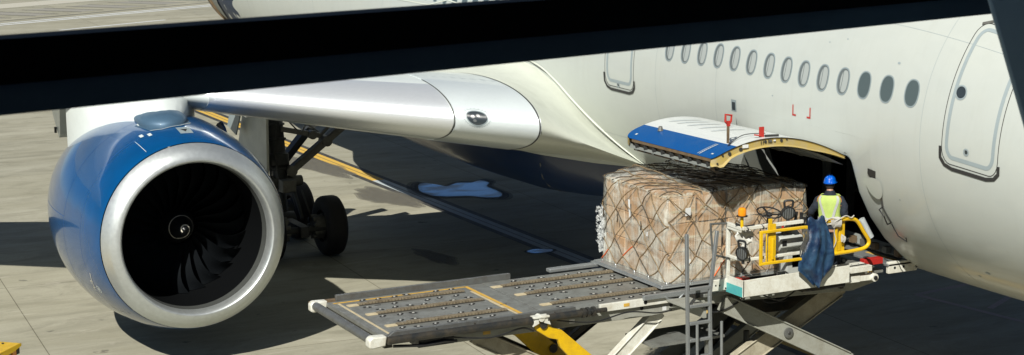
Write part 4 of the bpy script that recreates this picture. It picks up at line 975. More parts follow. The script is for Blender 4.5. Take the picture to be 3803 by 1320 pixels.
def worklamp(c, ax, name_='work_lamp'):
    mb = MB(); c = V(c); ax = V(ax).normalized(); mb.lathe(c, ax, [(-.09, 0), (-.085, .06), (-.03, .1), (.03, .11), (.035, .095), (.015, .095), (.012, 0)], 20)
    up = V((0, 0, 1)); sd_ = ax.cross(up).normalized(); up = sd_.cross(ax)
    mb.tube(smooth_pts([c+up*.09+sd_*.06, c+up*.18+sd_*.065, c+up*.195, c+up*.18-sd_*.065, c+up*.09-sd_*.06]), .018, 6); mb.tube([c-up*.09, c-up*.16], .025, 6)
    l = mb.build(name_, 'black_plastic', LD)
    mb = MB()
    for k in range(-2, 3): mb.tube([c+ax*.042+sd_*k*.035-up*math.sqrt(max(0, .0088-(k*.035)**2)), c+ax*.042+sd_*k*.035+up*math.sqrt(max(0, .0088-(k*.035)**2))], .004, 4)
    mb.build('lamp_guard', 'steel_dark', l)
    mb = MB(); mb.lathe(c, ax, [(.02, .092), (.024, .05), (.026, 0)], 18); mb.build('lens', 'lens_grey', l)
worklamp((20.80, 4.21, 3.74), (-1, .35, -.15)); worklamp((20.72, 5.09, 3.22), (-.3, 1, -.1))
mb = MB(); mb.tube([(20.80, 5.05, 3.6), (20.80, 5.05, 3.77)], .025, 10); mb.lathe((20.8, 5.05, 3.765), (0, 0, 1), [(0, 0), (0, .085), (.012, .085), (.012, 0)], 18, 1); bc = mb.build('warning_beacon', ['safety_yellow', 'black_plastic'], LD)
mb = MB(); mb.lathe((20.8, 5.05, 3.78), (0, 0, 1), [(0, .06), (.07, .062), (.105, .055), (.12, .03), (.122, 0)], 18)
for k in range(5): mb.lathe((20.8, 5.05, 3.79+.017*k), (0, 0, 1), [(0, .062), (.004, .066), (.008, .062)], 18)
mb.build('beacon_lens', 'amber', bc)
# side arm right of the platform
mb = MB(); mb.bar((20.98, 3.05, ZD+.01), (20.98, 2.48, ZD+.0), .07, .085); mb.lathe((20.9, 2.43, ZD+.0), (1, 0, 0), [(0, 0), (0, .065), (.16, .065), (.16, 0)], 16); mb.lathe((20.88, 2.43, ZD), (1, 0, 0), [(0, 0), (0, .035), (.2, .035)], 12, 1); mb.bar((20.98, 3.05, ZD+.01), (20.98, 2.7, ZD+.005), .085, .1)
mb.build('stabiliser_arm', ['loader_white', 'hole_dark'], LD, bevel=.005)
mb = MB(); mb.box(20.9, 21.2, 2.5, 3.08, ZD+.19, ZD+.21); mb.box(20.9, 20.92, 2.5, 3.08, ZD+.12, ZD+.19); mb.build('step_plate', 'loader_white', LD, bevel=.004)
mb = MB()
for i in range(8): mb.lathe((20.99+.1*(i % 2), 2.56+.065*i, ZD+.2105), (0, 0, 1), [(0, .012), (.001, .012), (.001, 0)], 8)
mb.build('step_hole', 'hole_dark', LD)
mb = MB(); mb.box(20.8, 21.1, 3.1, 3.9, ZD-.04, ZD+.02); mb.box(20.9, 21.0, 3.05, 3.1, ZD-.1, ZD+.0); mb.build('under_bracket', 'steel_dark', LD)
# ladder
lad = MB(); LXl = 20.7
lad.bar((LXl, 6.09, 3.62), (LXl, 6.03, .65), .05, .045, (1, 0, 0)); lad.bar((LXl, 5.56, 3.62), (LXl, 5.68, 2.65), .05, .045, (1, 0, 0)); lad.bar((LXl, 5.68, 2.65), (LXl, 5.62, .65), .05, .045, (1, 0, 0))
L_ = lad.build('ladder', 'galvanised', LD, bevel=.006)
for z in (2.78, 2.52, 2.26, 2.0, 1.74, 1.48, 1.22, .96):
    mb = MB(); mb.bar((LXl, 6.03, z), (LXl, 5.66, z+.0), .05, .045); mb.build('rung', 'galvanised', L_, bevel=.005)
for y, z in ((5.96, 2.26), (5.53, 2.26)):
    mb = MB(); mb.tube([(LXl-.1, y, z), (LXl-.1, y-.02, .7)], .022, 10); mb.build('handrail', 'galvanised', LD)
mb = MB(); mb.box(20.72, 21.3, 5.66, 6.06, ZD-.02, ZD+.0); mb.box(20.75, 21.36, 5.7, 5.75, ZD-.2, ZD-.06); mb.build('ladder_bracket', 'loader_grey', LD)
# scissor arms
def arm(name, a, b_, h, w, mat, lab=None):
    mb = MB(); mb.bar(a, b_, w, h, (1, 0, 0) if False else (0, 0, 1)); return mb.build(name, mat, LD, bevel=.01, label=lab)
def arm2(a, b_, h, w, mat):
    a = V(a); b_ = V(b_); d = (b_-a).normalized(); u = V((0, -d.z, d.y)); mb = MB()
    for k, e in ((0, 1),):
        vs = [p+u*j*h/2+V((i*w/2, 0, 0)) for p in (a-d*.08, b_+d*.08) for i in (-1, 1) for j in (-1, 1)]
        mb.add(vs, [(0, 1, 3, 2), (4, 6, 7, 5), (0, 4, 5, 1), (2, 3, 7, 6), (0, 2, 6, 4), (1, 5, 7, 3)])
    for s_ in (-1, 1): mb.add([p+u*(s_*(h/2)+j*.012)+V((i*(w/2+.025), 0, 0)) for p in (a, b_) for i in (-1, 1) for j in (-1, 1)], [(0, 1, 3, 2), (4, 6, 7, 5), (0, 4, 5, 1), (2, 3, 7, 6), (0, 2, 6, 4), (1, 5, 7, 3)])
    return mb.build('scissor_arm', mat, LD, bevel=.008)
# bridge scissor
sa = arm2((21.36, 4.95, 2.28), (21.36, 2.62, 1.08), .26, .09, 'loader_grey'); arm2((21.62, 2.62, 2.22), (21.62, 4.95, 1.02), .30, .09, 'loader_tan')
mb = MB(); mb.lathe((21.3, 3.80, 1.69), (-1, 0, 0), [(0, .085), (.02, .085), (.03, .06), (.03, 0)], 20); mb.lathe((21.27, 3.80, 1.69), (-1, 0, 0), [(0, .03), (.01, .02), (.01, 0)], 10, 1); mb.build('pivot_pin', ['steel_mid', 'line_dark'], LD)
arm2((23.3, 4.95, 2.28), (23.3, 2.62, 1.08), .24, .09, 'steel_dark'); arm2((23.1, 2.62, 2.22), (23.1, 4.95, 1.02), .26, .09, 'loader_grey')
arm2((22.6, 3.1, 1.75), (22.6, 4.6, .9), .22, .08, 'loader_grey')
mb = MB(); mb.tube([(22.3, 3.9, 1.5), (22.3, 3.9, 1.1)], .05, 10); mb.tube([(22.9, 3.4, 1.9), (22.6, 4.9, .8)], .07, 12); mb.tube([(21.62, 3.79, 1.66), (23.3, 3.79, 1.66)], .06, 12); mb.build('lift_cylinder', 'steel_dark', LD)
mb = MB(); mb.tube(smooth_pts([(21.9, 3.6, 2.42), (21.9, 3.7, 2.15), (21.9, 3.45, 2.05), (21.9, 3.2, 2.25), (21.9, 3.1, 2.42)]), .03, 6); mb.tube(smooth_pts([(21.8, 4.1, 2.4), (21.8, 3.9, 2.1), (21.8, 3.5, 2.12), (21.9, 3.3, 2.4)]), .02, 6); mb.build('hydraulic_hose', 'black_plastic', LD)
mb = MB(); mb.box(22.0, 23.0, 2.9, 4.4, 1.95, 2.2); mb.prism([(4.5, 1.9), (4.2, 2.15), (2.8, 2.2), (2.6, 2.05), (3.2, 1.85)], 'x', 21.9, 22.0); mb.build('hydraulic_tray', 'steel_dark', LD, bevel=.02)
# main scissor
arm2((21.60, 6.05, 2.20), (21.60, 7.55, .95), .20, .09, 'loader_white'); arm2((21.75, 9.0, 2.2), (21.75, 6.4, .80), .22, .09, 'loader_tan')
arm2((23.2, 6.1, 1.95), (23.2, 8.4, .70), .22, .09, 'steel_dark'); arm2((23.35, 9.0, 2.2), (23.35, 6.4, .80), .2, .09, 'steel_dark'); arm2((22.9, 6.2, 2.0), (22.9, 7.9, .95), .12, .05, 'steel_dark')
def yarm(x, w, mat_='safety_yellow'):
    mb = MB(); mb.prism([(8.27, 2.42), (8.17, 2.46), (8.07, 2.42), (7.98, 2.30), (7.84, 2.26), (7.3, 1.78), (6.4, .98), (6.4, .66), (7.1, 1.3), (7.72, 1.84), (7.86, 2.0), (7.90, 2.12), (8.05, 2.16), (8.25, 2.30)], 'x', x-w/2, x+w/2); return mb.build('lift_arm', mat_, LD, bevel=.012)
yarm(21.36, .08)
mb = MB(); mb.prism([(8.3, 2.05), (7.6, 1.95), (7.2, 1.62), (6.4, .9), (6.4, .6), (7.4, 1.36), (7.9, 1.85)], 'x', 22.65, 22.75); mb.build('lift_arm', 'safety_yellow', LD, bevel=.01)
mb = MB(); mb.lathe((21.31, 8.15, 2.38), (-1, 0, 0), [(0, .06), (.02, .06), (.02, 0)], 14); mb.build('pivot_pin', 'steel_dark', LD); mb = MB(); mb.lathe((22.64, 7.28, 1.58), (-1, 0, 0), [(0, .07), (.02, .07), (.02, 0)], 14); mb.build('pivot_pin', 'steel_dark', LD)
mb = MB(); mb.box(21.24, 21.36, 8.08, 8.34, 2.50, 2.53); mb.prism([(8.34, 2.38), (8.30, 2.52), (8.26, 2.53), (8.24, 2.42)], 'x', 21.26, 21.30); mb.prism([(8.05, 2.38), (8.10, 2.52), (8.15, 2.53), (8.16, 2.42)], 'x', 21.26, 21.30); mb.tube([(21.25, 8.2, 2.49), (21.40, 8.2, 2.49)], .05, 10); mb.build('arm_bracket', 'loader_white', LD, bevel=.004)
# hoses, stickers and grease points along the beams
for pts, r_ in (([(21.33, 9.6, ZD-.12), (21.32, 9.0, ZD-.2), (21.33, 8.5, ZD-.13), (21.33, 8.3, ZD-.2)], .014), ([(21.36, 7.9, ZD-.1), (21.33, 7.3, ZD-.19), (21.34, 6.7, ZD-.12), (21.36, 6.2, ZD-.2), (21.4, 5.9, ZD-.2)], .012), ([(21.33, 5.5, ZD-.1), (21.3, 5.2, ZD-.3), (21.3, 4.8, ZD-.22), (21.35, 4.6, ZD-.1)], .012), ([(21.3, 4.4, ZD-.08), (21.28, 4.0, ZD-.25), (21.3, 3.6, ZD-.1)], .013)):
    mb = MB(); mb.tube(smooth_pts(pts), r_, 6); mb.build('hydraulic_hose', 'black_plastic', LD)
for y, z, w_, h_, q in ((9.0, ZD-.16, .12, .05, 'line_yellow'), (7.6, ZD-.17, .09, .06, 'label_white'), (6.7, ZD-.02, .1, .05, 'line_yellow'), (6.0, ZD-.17, .07, .07, 'label_white')):
    mb = MB(); x_ = FX-.032 if z > ZD-.1 else FX+.028; mb.box(x_-.002, x_, y-w_/2, y+w_/2, z-h_/2, z+h_/2); mb.build('sticker', q, LD)
for y in (9.8, 9.2, 8.6, 7.9):
    mb = MB(); mb.lathe((FX-.001, y, ZD+.01), (-1, 0, 0), [(0, .014), (.008, .012), (.008, 0)], 8); mb.build('bolt', 'steel_dark', LD)
# chassis
mb = MB(); mb.box(21.2, 23.9, 2.4, 10.2, .42, .72); mb.box(21.25, 21.9, 5.5, 6.5, .72, 1.05); mb.build('chassis', 'loader_grey', LD, bevel=.02)
mb = MB(); mb.box(20.75, 21.25, 4.9, 6.2, .60, .64); mb.box(21.3, 22.1, 5.0, 6.3, 1.78, 1.82, 0); mb.box(21.35, 21.4, 5.2, 5.3, .7, 1.78); mb.build('tread_plate', 'deck_steel', LD)
mb = MB(); mb.box(21.9, 23.4, 6.9, 9.6, .72, 1.2); mb.build('engine_cover', 'loader_white', LD, bevel=.04)
for x in (21.25, 23.85):
    for y in (3.0, 8.9):
        mb = MB(); sg = -1 if x < 22 else 1; mb.lathe((x, y, .46), (sg, 0, 0), [(-.15, 0), (-.15, .38), (-.12, .44), (-.04, .46), (.1, .46), (.16, .43), (.17, .3), (.12, .26)], 30); w_ = mb.build('wheel', 'rubber', LD)
        mb = MB(); mb.lathe((x, y, .46), (sg, 0, 0), [(.12, .26), (.08, .22), (.1, .1), (.14, .08), (.14, 0)], 20); mb.build('rim', 'loader_white', w_)

# ---------------------------------------------------------------- netted pallet load
PL = thing('cargo_pallet', 'netted pallet of cardboard boxes under clear stretch film, being rolled into the cargo door', 'pallet load', (22.8, 4.4, ZD))
mb = MB(); mb.box(21.78, 23.9, 2.98, 5.84, ZD+.04, ZD+.085); mb.box(21.74, 23.94, 2.94, 5.88, ZD+.04, ZD+.06); mb.build('pallet_base', 'alu_pallet', PL, bevel=.008)
bx0, bx1, by0, by1, bz0 = 21.84, 23.84, 3.08, 5.70, ZD+.09
def ztop(x, y):
    u = (x-bx0)/(bx1-bx0); v_ = (y-by0)/(by1-by0)
    return 3.90+.10*math.sin(PI*min(max(v_*.8+.05, 0), 1))+.11*u*math.sin(PI*min(max(v_*.85, 0), 1))
random.seed(11)
xsb = [bx0+.035, 22.52, 23.2, bx1-.035]; ysb = [by0+.035, 3.55, 4.08, 4.62, 5.14, by1-.035]
for lv, (z0, z1) in enumerate(((bz0, 3.05), (3.055, 3.5), (3.505, 3.93))):
    for i in range(3):
        for j in range(5):
            if 0 < i < 2 and 0 < j < 4 and lv < 2: continue
            jx = random.uniform(.0, .03); jy = random.uniform(0, .025); top = z1 if lv < 2 else ztop((xsb[i]+xsb[i+1])/2, (ysb[j]+ysb[j+1])/2)-.06+random.uniform(-.04, .0)
            sh = random.uniform(-.06, .06) if lv else 0
            y0, y1 = ysb[j]+jy+(sh if j > 0 else 0), ysb[j+1]-jy*.5+(sh if j < 4 else 0)
            mb = MB(); mb.box(xsb[i]+jx, xsb[i+1]-.004, y0, y1-.004, z0, top)
            c = mb.build('carton', random.choice(['cardboard', 'cardboard_pale', 'cardboard']), PL, bevel=.012)
            mb = MB(); mx = (xsb[i]+xsb[i+1])/2; zm = (z0+top)/2
            mb.box(mx-.03, mx+.03, y0+.02, y1-.02, top-.001, top+.003)
            if i == 0: mb.box(xsb[i]+jx-.003, xsb[i]+jx+.001, y0+.02, y1-.03, zm-.02, zm+.02)
            mb.build('packing_tape', 'box_tape', c)
# outer surface of the load as (perimeter p 0..4, height h 0..1) and top (u, v)
def rr(a): return a
def side(p, h, off=0.):
    p = p % 4; f = int(p); t = p-f; rad = .05
    cs = [(bx0, by1), (bx0, by0), (bx1, by0), (bx1, by1)]      # face 0: near side x=bx0 (towards the nose), face 3: outer end y=by1
    a, b_ = cs[f], cs[(f+1) % 4]; x = a[0]+(b_[0]-a[0])*t; y = a[1]+(b_[1]-a[1])*t
    nx, ny = [(-1, 0), (0, -1), (1, 0), (0, 1)][f]
    L = [by1-by0, bx1-bx0][f % 2]; e = min(t, 1-t)*L
    if e < rad:
        q = 1-e/rad; k = rad*(1-math.sqrt(1-q*q*.98)); x -= nx*k; y -= ny*k
        sx = (b_[0]-a[0])/L*(1 if t < .5 else -1); sy = (b_[1]-a[1])/L*(1 if t < .5 else -1)
    zt = ztop(x, y); z = bz0+(zt-bz0)*h
    bul = .035*noise.noise((x*2.2, y*2.2, z*2.6))+.014*noise.noise((x*7, y*7, z*3))+.02
    if h > .92: bul -= (h-.92)/.08*.05
    bul += off; return (x+nx*bul, y+ny*bul, z)
def topf(u, v_, off=0.):
    x = bx0+(bx1-bx0)*u; y = by0+(by1-by0)*v_; e = min(u, 1-u, v_, 1-v_)
    z = ztop(x, y)+.02+.05*noise.noise((x*2.1, y*2.6, 5))+.012*noise.noise((x*6, y*7, 2))-(.05*(1-min(e/.05, 1))**2)+off; return (x, y, z)
mb = MB(); NPp = 160
mb.rings([[side(4*k/NPp, h) for k in range(NPp)] for h in [i/26 for i in range(27)]])
mb.rings([[topf(u/30, v_/36) for u in range(31)] for v_ in range(37)], close=False)
tr_ = []
for k in range(NPp):
    p = 4*k/NPp; s_ = side(p, 1.); f = int(p); t = p-f
    u, v_ = [(0, 1-t), (t, 0), (1, t), (1-t, 1)][f]; tr_.append((s_, topf(u, v_)))
mb.rings([[a for a, b_ in tr_], [b_ for a, b_ in tr_]])
mb.build('stretch_film', 'stretch_film', PL, sharp=80)
mb = MB()     # loose film bunched at the outer end and near corner
random.seed(5)
for k in range(90):
    z = random.uniform(2.72, 3.45); y = by1+random.uniform(0, .03); x = bx1+random.uniform(-.1, .06); p = V((x, y, z)); pts = [p]
    for j in range(4): pts.append(pts[-1]+V((random.uniform(-.015, .035), random.uniform(-.02, .03), random.uniform(-.05, .04))))
    for j in range(4): mb.add([pts[j], pts[j]+V((.015, .02, .035)), pts[j+1]+V((-.01, .02, .03)), pts[j+1]], [(0, 1, 2, 3)])
mb.build('loose_film', 'film_loose', PL)
for f_, h_, s_ in (((.13, .80), 0, (.10, .09)), ((3.45, .72), 0, (.05, .22)), ((.14, .22), 0, (.06, .07)), ((3.72, .5), 0, (.05, .05))):
    mb = MB(); p, h = f_; sw = s_[0]/(2.6 if p < 1 else 2.)
    mb.rings([[side(p+sw*(a/4-.5), h+s_[1]*(b_/4-.5), .006) for a in range(5)] for b_ in range(5)], close=False); mb.build('paper_label', 'label_white', PL)
# net
net = None
def rope(pts, mat, r=.0105):
    mb = MB(); mb.tube(pts, r, 5); return mb
ND = MB(); rnd = random.Random(4)
def knot(mb, p, mi): mb.sphere(p, .016, 6, mi)
nodes = {}
COLS = [12, 8, 12, 8]; rows_ = 3
def jit(f, i, j): q = random.Random(f*1000+i*37+j); return q.uniform(-.03, .03), q.uniform(-.055, .055)
def npt(f, i, j):
    n_ = COLS[f]; t = i/n_; h = 1-j/(rows_*2)
    a, b_ = jit(f, i, j)
    if i in (0, n_) : a = 0
    if j == 0: b_ = 0
    if j == rows_*2: b_ = 0; h = .01
    return f+min(max(t+a, 0.002), .998), min(1, max(.01, h+b_))
def seg(a, b_, mi, k=7, sag=.0):
    pts = []
    for q in range(k+1):
        t = q/k; pts.append(side(a[0]+(b_[0]-a[0])*t, a[1]+(b_[1]-a[1])*t-sag*math.sin(PI*t), .012))
    ND.tube(pts, .0072 if mi != 2 else .009, 5, mi)
for f in range(4):
    n_ = COLS[f]
    for j in range(rows_*2):
        for i in range(n_+1):
            if (i+j) % 2: continue
            for di in (-1, 1):
                if 0 <= i+di <= n_:
                    q = random.Random(f*7000+i*91+j*13+di); mi = 0 if q.random() < .72 else 1
                    if j >= 4 and q.random() < .14: mi = 2
                    seg(npt(f, i, j), npt(f, i+di, j+1), mi, sag=q.uniform(-.008, .012))
            if j: knot(ND, side(*npt(f, i, j), .012), 0)
TU, TV = 7, 9
def tpt(i, j):
    q = random.Random(i*53+j*17+9); a, b_ = q.uniform(-.02, .02), q.uniform(-.02, .02)
    u, v_ = i/TU, j/TV
    if i in (0, TU): a = 0
    if j in (0, TV): b_ = 0
    return min(1, max(0, u+a)), min(1, max(0, v_+b_))
for j in range(TV+1):
    for i in range(TU+1):
        for di, dj in ((1, 1), (1, 0)) :
            if dj == 0 and (j % 1 or j in (0, TV)): continue
            if i+di <= TU and j+dj <= TV:
                a, b_ = tpt(i, j), tpt(i+di, j+dj)
                ND.tube([topf(a[0]+(b_[0]-a[0])*q/5, a[1]+(b_[1]-a[1])*q/5, .012) for q in range(6)], .0085, 5, 0 if dj == 0 else 1)
for p in (3.28, 3.05, 3.62, .62): ND.tube(smooth_pts([side(p, .62, .02), side(p+.012, .57, .035), side(p-.006, .52, .02)]), .009, 5, 1)
ND.tube(smooth_pts([topf(.9, .25, .01), topf(.92, .2, .09), topf(.9, .16, .08), topf(.88, .12, .01)]), .008, 5, 1)
ND.build('cargo_net', ['net_tan', 'net_dark', 'net_orange'], PL, sharp=80)
for f in (0, 3):
    for i in range(0, COLS[f]+1):
        if (i+rows_*2) % 2: continue
        mb = MB(); p = V(side(*npt(f, i, rows_*2), .03)); up = V((0, 0, 1)); tn = V((0, 1, 0)) if f == 0 else V((1, 0, 0))
        mb.tube([p+V((0, 0, -.03))+tn*.025*math.cos(2*PI*k/12)+up*.045*math.sin(2*PI*k/12) for k in range(12)], .007, 5, 0, True); mb.build('net_ring', 'galvanised', PL)

# ---------------------------------------------------------------- worker
W = thing('person', 'worker in blue hard hat and lime vest, seen from behind at the cargo door', 'person', (21.55, 2.9, ZD))
fw = V((.80, -.60, 0)).normalized(); rt = V((-.60, -.80, 0)); up = V((0, 0, 1)); WB = V((21.53, 2.84, ZD))
def wp_(r_, f_, u_): return WB+rt*r_+fw*f_+up*u_
SC = .85
def P3(r_, f_, u_): return wp_(r_*SC, f_*SC, u_*SC)
def chain(mb, pts, rad, n=12):
    mb.tube([P3(*p) for p in pts], [r*SC for r in rad], n)
    mb.sphere(P3(*pts[0]), rad[0]*SC, 12); mb.sphere(P3(*pts[-1]), rad[-1]*SC, 12)
def oval_loft(mb, secs, n=24):   # (up, halfwidth, halfdepth, fwd offset)
    mb.rings([[P3(w_*math.cos(2*PI*k/n), fo+d_*math.sin(2*PI*k/n), u_) for k in range(n)] for u_, w_, d_, fo in secs], cap0=True, cap1=True)
def remesh(o, vox=.012, sm=4):
    m_ = o.modifiers.new('remesh', 'REMESH'); m_.mode = 'VOXEL'; m_.voxel_size = vox; m_.use_smooth_shade = True
    s_ = o.modifiers.new('smooth', 'SMOOTH'); s_.factor = .5; s_.iterations = sm
mb = MB()
oval_loft(mb, [(.80, .17, .12, 0), (.92, .19, .135, 0), (1.05, .165, .12, 0), (1.2, .19, .13, 0), (1.35, .215, .13, 0), (1.45, .20, .115, 0), (1.5, .12, .09, .0), (1.54, .065, .065, .01), (1.6, .06, .062, .02)])
mb.rings([[P3(.078*math.sin(t)*math.cos(2*PI*k/20), .02+.098*math.sin(t)*math.sin(2*PI*k/20)+.02, 1.70+.125*math.cos(t)) for k in range(20)] for t in [PI*(i+.02)/12.04 for i in range(13)]], cap0=True, cap1=True)
for s_ in (-1, 1):
    chain(mb, [(s_*.09, 0, .86), (s_*.11, .02, .5), (s_*.12, 0, .09)], [.10, .07, .048]); chain(mb, [(s_*.12, -.02, .05), (s_*.13, .16, .035)], [.045, .035])
    chain(mb, [(s_*.20, 0, 1.40), (s_*(.34 if s_ < 0 else .27), (.0 if s_ < 0 else -.05), 1.17), (s_*(.38 if s_ < 0 else .25), (.2 if s_ < 0 else .12), .985), (s_*(.37 if s_ < 0 else .22), (.26 if s_ < 0 else .18), .96)], [.05, .042, .035, .03])
    hp = V((s_*(.365 if s_ < 0 else .21), .28 if s_ < 0 else .20, .955)); mb.sphere(P3(*hp), .042*SC, 10, sq=(1, 1, .6))
    for k in range(4): q = (k-1.5)*.02; L = (.075, .085, .08, .06)[k]; chain(mb, [(hp.x+q, hp.y+.025, .955), (hp.x+q*1.2, hp.y+.025+L*.5, .95), (hp.x+q*1.2, hp.y+.025+L*.8, .925)], [.011, .0095, .008], 6)
    chain(mb, [(hp.x-s_*.03, hp.y, .95), (hp.x-s_*.055, hp.y+.025, .94), (hp.x-s_*.055, hp.y+.05, .93)], [.012, .011, .009], 6)
# face: nose, ears, brow, chin
chain(mb, [(0, .13, 1.70), (0, .152, 1.665)], [.012, .018], 8); chain(mb, [(-.03, .118, 1.715), (.03, .118, 1.715)], [.012, .012], 6); chain(mb, [(-.02, .128, 1.63), (.02, .128, 1.63)], [.009, .009], 6)
for s_ in (-1, 1): mb.rings([[P3(s_*.082+s_*.008*math.sin(t), .03+.018*math.sin(t)*math.cos(2*PI*k/10), 1.69+.032*math.cos(t)*1+.0*k+.012*math.sin(t)*math.sin(2*PI*k/10)) for k in range(10)] for t in [PI*(i+.05)/6.1 for i in range(7)]], cap0=True, cap1=True)
body = mb.build('body', 'skin', W); remesh(body, .009, 2)
mb = MB()
for s_ in (-1, 1): mb.sphere(P3(s_*.031, .118, 1.70), .011, 8)
mb.build('eyes', 'glass_dark', W)
mb = MB()   # jacket
oval_loft(mb, [(.86, .20, .15, 0), (.96, .205, .155, 0), (1.08, .185, .14, 0), (1.22, .205, .15, -.0), (1.36, .232, .15, -.01), (1.45, .205, .13, -.01), (1.50, .13, .10, -.0), (1.535, .088, .085, .0), (1.575, .085, .085, .01)])
for s_, ex, fo, hx_, hy_ in ((-1, .35, -.0, .385, .20), (1, .275, -.04, .25, .13)):
    chain(mb, [(s_*.20, 0, 1.40), (s_*.27, -.03, 1.28), (s_*ex, fo, 1.16), (s_*(ex+hx_)/2, (fo+hy_)*.5, 1.06), (s_*hx_, hy_, .985)], [.083, .078, .070, .062, .05])
jk = mb.build('jacket', 'navy_cloth', W); remesh(jk, .012, 3)
d_ = bpy.data.textures.new('cloth_folds', 'CLOUDS'); d_.noise_scale = .09
dm = jk.modifiers.new('folds', 'DISPLACE'); dm.texture = d_; dm.strength = .03; dm.mid_level = .5
mb = MB()
for s_ in (-1, 1): chain(mb, [(s_*.095, 0, .90), (s_*.11, .02, .5), (s_*.12, 0, .08)], [.115, .085, .072])
tr2 = mb.build('trousers', 'navy_cloth', W); remesh(tr2, .014, 3)
for s_ in (-1, 1):
    mb = MB(); chain(mb, [(s_*.12, -.03, .05), (s_*.13, .15, .045)], [.06, .05]); mb.build('boot', 'black_plastic', W)
def vest(a, u_, off=0.):   # a: angle, u_ 0..1 from hem to shoulder
    T = [(0, .215, .168), (.25, .20, .158), (.5, .212, .163), (.75, .24, .166), (.9, .228, .155), (1, .17, .125)]
    w_ = interp(u_, [(p[0], p[1]) for p in T])+off; dp = interp(u_, [(p[0], p[2]) for p in T])+off
    fo = -.01*u_; return P3(w_*math.cos(a), fo+dp*math.sin(a), .97+.53*u_)
mb = MB(); rows = []
for j in range(17):
    u_ = j/16; cut = 0 if u_ < .42 else .45*min(1, (u_-.42)/.18)   # arm holes
    rows.append((u_, cut))
for sgn in (-1, 1):      # back panel and front panels
    rg = []
    for u_, cut in rows:
        a0, a1 = (PI+cut, 2*PI-cut) if sgn < 0 else (cut, PI-cut)
        rg.append([vest(a0+(a1-a0)*k/18, u_, .006*math.sin(9*(a0+(a1-a0)*k/18)+4*u_)) for k in range(19)])
    mb.rings(rg, close=False)
vs_ = mb.build('vest', 'vest_lime', W, sharp=80); so2 = vs_.modifiers.new('cloth', 'SOLIDIFY'); so2.thickness = .006; so2.offset = 1
VO = lambda p: p-(WB+up*(p.z-WB.z)); Vs = lambda a, u_: tuple(vest(a, u_, .014))
mb = MB(); ribbon(mb, Vs, [(PI+k*PI/20, .17+.015*math.sin(k)) for k in range(-3, 24)], .045, .004, VO)
for s_, a0 in ((-1, 1.5*PI-.62), (1, 1.5*PI+.62)): ribbon(mb, Vs, [(1.5*PI+(a0-1.5*PI)*(.55+.75*q), .2+.78*q) for q in [i/14 for i in range(15)]], .042, .006, VO)
mb.build('reflective_tape', 'reflective_grey', vs_)
mb = MB()
for s_ in (-1, 1): mb.tube([vest(1.5*PI+s_*(PI/2-(0 if u_ < .42 else .45*min(1, (u_-.42)/.18))), u_, .01) for u_ in [i/16 for i in range(7, 17)]], .005, 5)
mb.tube([vest(PI+PI*k/20, 0., .01) for k in range(21)], .005, 5); mb.build('vest_trim', 'orange_trim', vs_)
mb = MB(); mb.rings([[P3(.088*math.cos(2*PI*k/24)*q, .02+.102*math.sin(2*PI*k/24)*q, z_) for k in range(24)] for z_, q in ((1.64, .93), (1.70, .98), (1.75, 1.0))]); mb.build('hair', 'hair_dark', W)
mb = MB(); hc = (0, .015, 1.745)
rg = [[P3((.118 if i == 0 else .112)*math.cos(t)*math.cos(2*PI*k/36), hc[1]+(.148 if i == 0 else .138)*math.cos(t)*math.sin(2*PI*k/36), hc[2]+.135*math.sin(t)) for k in range(36)] for i, t in enumerate([0, .02]+[PI/2*j/9 for j in range(1, 9)]+[PI/2-.02])]
rg.insert(0, [P3(.118*math.cos(2*PI*k/36), hc[1]+.148*math.sin(2*PI*k/36), hc[2]-.018) for k in range(36)])
mb.rings(rg, cap1=True)
brim = [[P3((.115+q*(.03 if math.sin(a) > .2 else .006))*math.cos(a), hc[1]+(.145+q*(.06*max(0, math.sin(a))+.006))*math.sin(a), hc[2]-.016-q*.008) for a in [2*PI*k/36 for k in range(36)]] for q in (0, 1)]
mb.rings(brim); mb.tube([P3(0, hc[1]+.13*math.cos(t), hc[2]+.137*math.sin(t)) for t in [R(20+140*i/12) for i in range(13)]], .012, 6)
for s_ in (-1, 1): mb.tube([P3(s_*.045, hc[1]+.12*math.cos(t), hc[2]+.128*math.sin(t)) for t in [R(30+120*i/10) for i in range(11)]], .007, 5)
mb.build('hard_hat', 'helmet_blue', W, sharp=70)

W.rotation_euler = (R(-1.2), R(.6), R(-8))

# ---------------------------------------------------------------- loose things on the loader
mb = MB()     # tarpaulin folded over the rail
L_edge = [(3.60, 3.93), (3.45, 3.95), (3.25, 4.02), (3.0, 4.10), (2.86, 4.12), (2.72, 3.95), (2.62, 3.85), (2.58, 3.80)]
R_edge = [(3.60, 3.62), (3.45, 3.56), (3.25, 3.50), (3.0, 3.46), (2.9, 3.46), (2.8, 3.50), (2.68, 3.62), (2.58, 3.78)]
li = lambda T, z: interp(-z, [(-a, b_) for a, b_ in T])
rg = []
for j in range(31):
    z = 3.60-(3.60-2.585)*j/30; a, b_ = li(L_edge, z), li(R_edge, z); row = []
    for k in range(33):
        t = k/32; y = a+(b_-a)*t; d = min(1, j/10)
        x = 20.665-.03*d+d*(.028*math.sin(t*8+1.5*math.sin(j*.12)+.6)+.014*math.sin(t*21+j*.2))+.03*noise.noise((y*5, z*5, 1))*d-.04*math.sin(PI*t)*d
        row.append((x, y, z+.03*math.sin(t*9)*(1 if j == 0 else d*.5)))
    rg.append(row)
rg2 = [[(20.665+.06*q, p[1]*(1-.0*q), p[2]+.035*math.sin(PI*min(1, q*1.2))-.25*max(0, q-.5)) for p in rg[0]] for q in (1., .8, .6, .4, .2)]
mb.rings(rg2+rg, close=False)
o = mb.build('tarpaulin', 'tarp_blue', sharp=80); sm = o.modifiers.new('cloth', 'SOLIDIFY'); sm.thickness = .008
tag(o, 'faded blue tarpaulin hanging in folds over the yellow railing', 'tarpaulin')
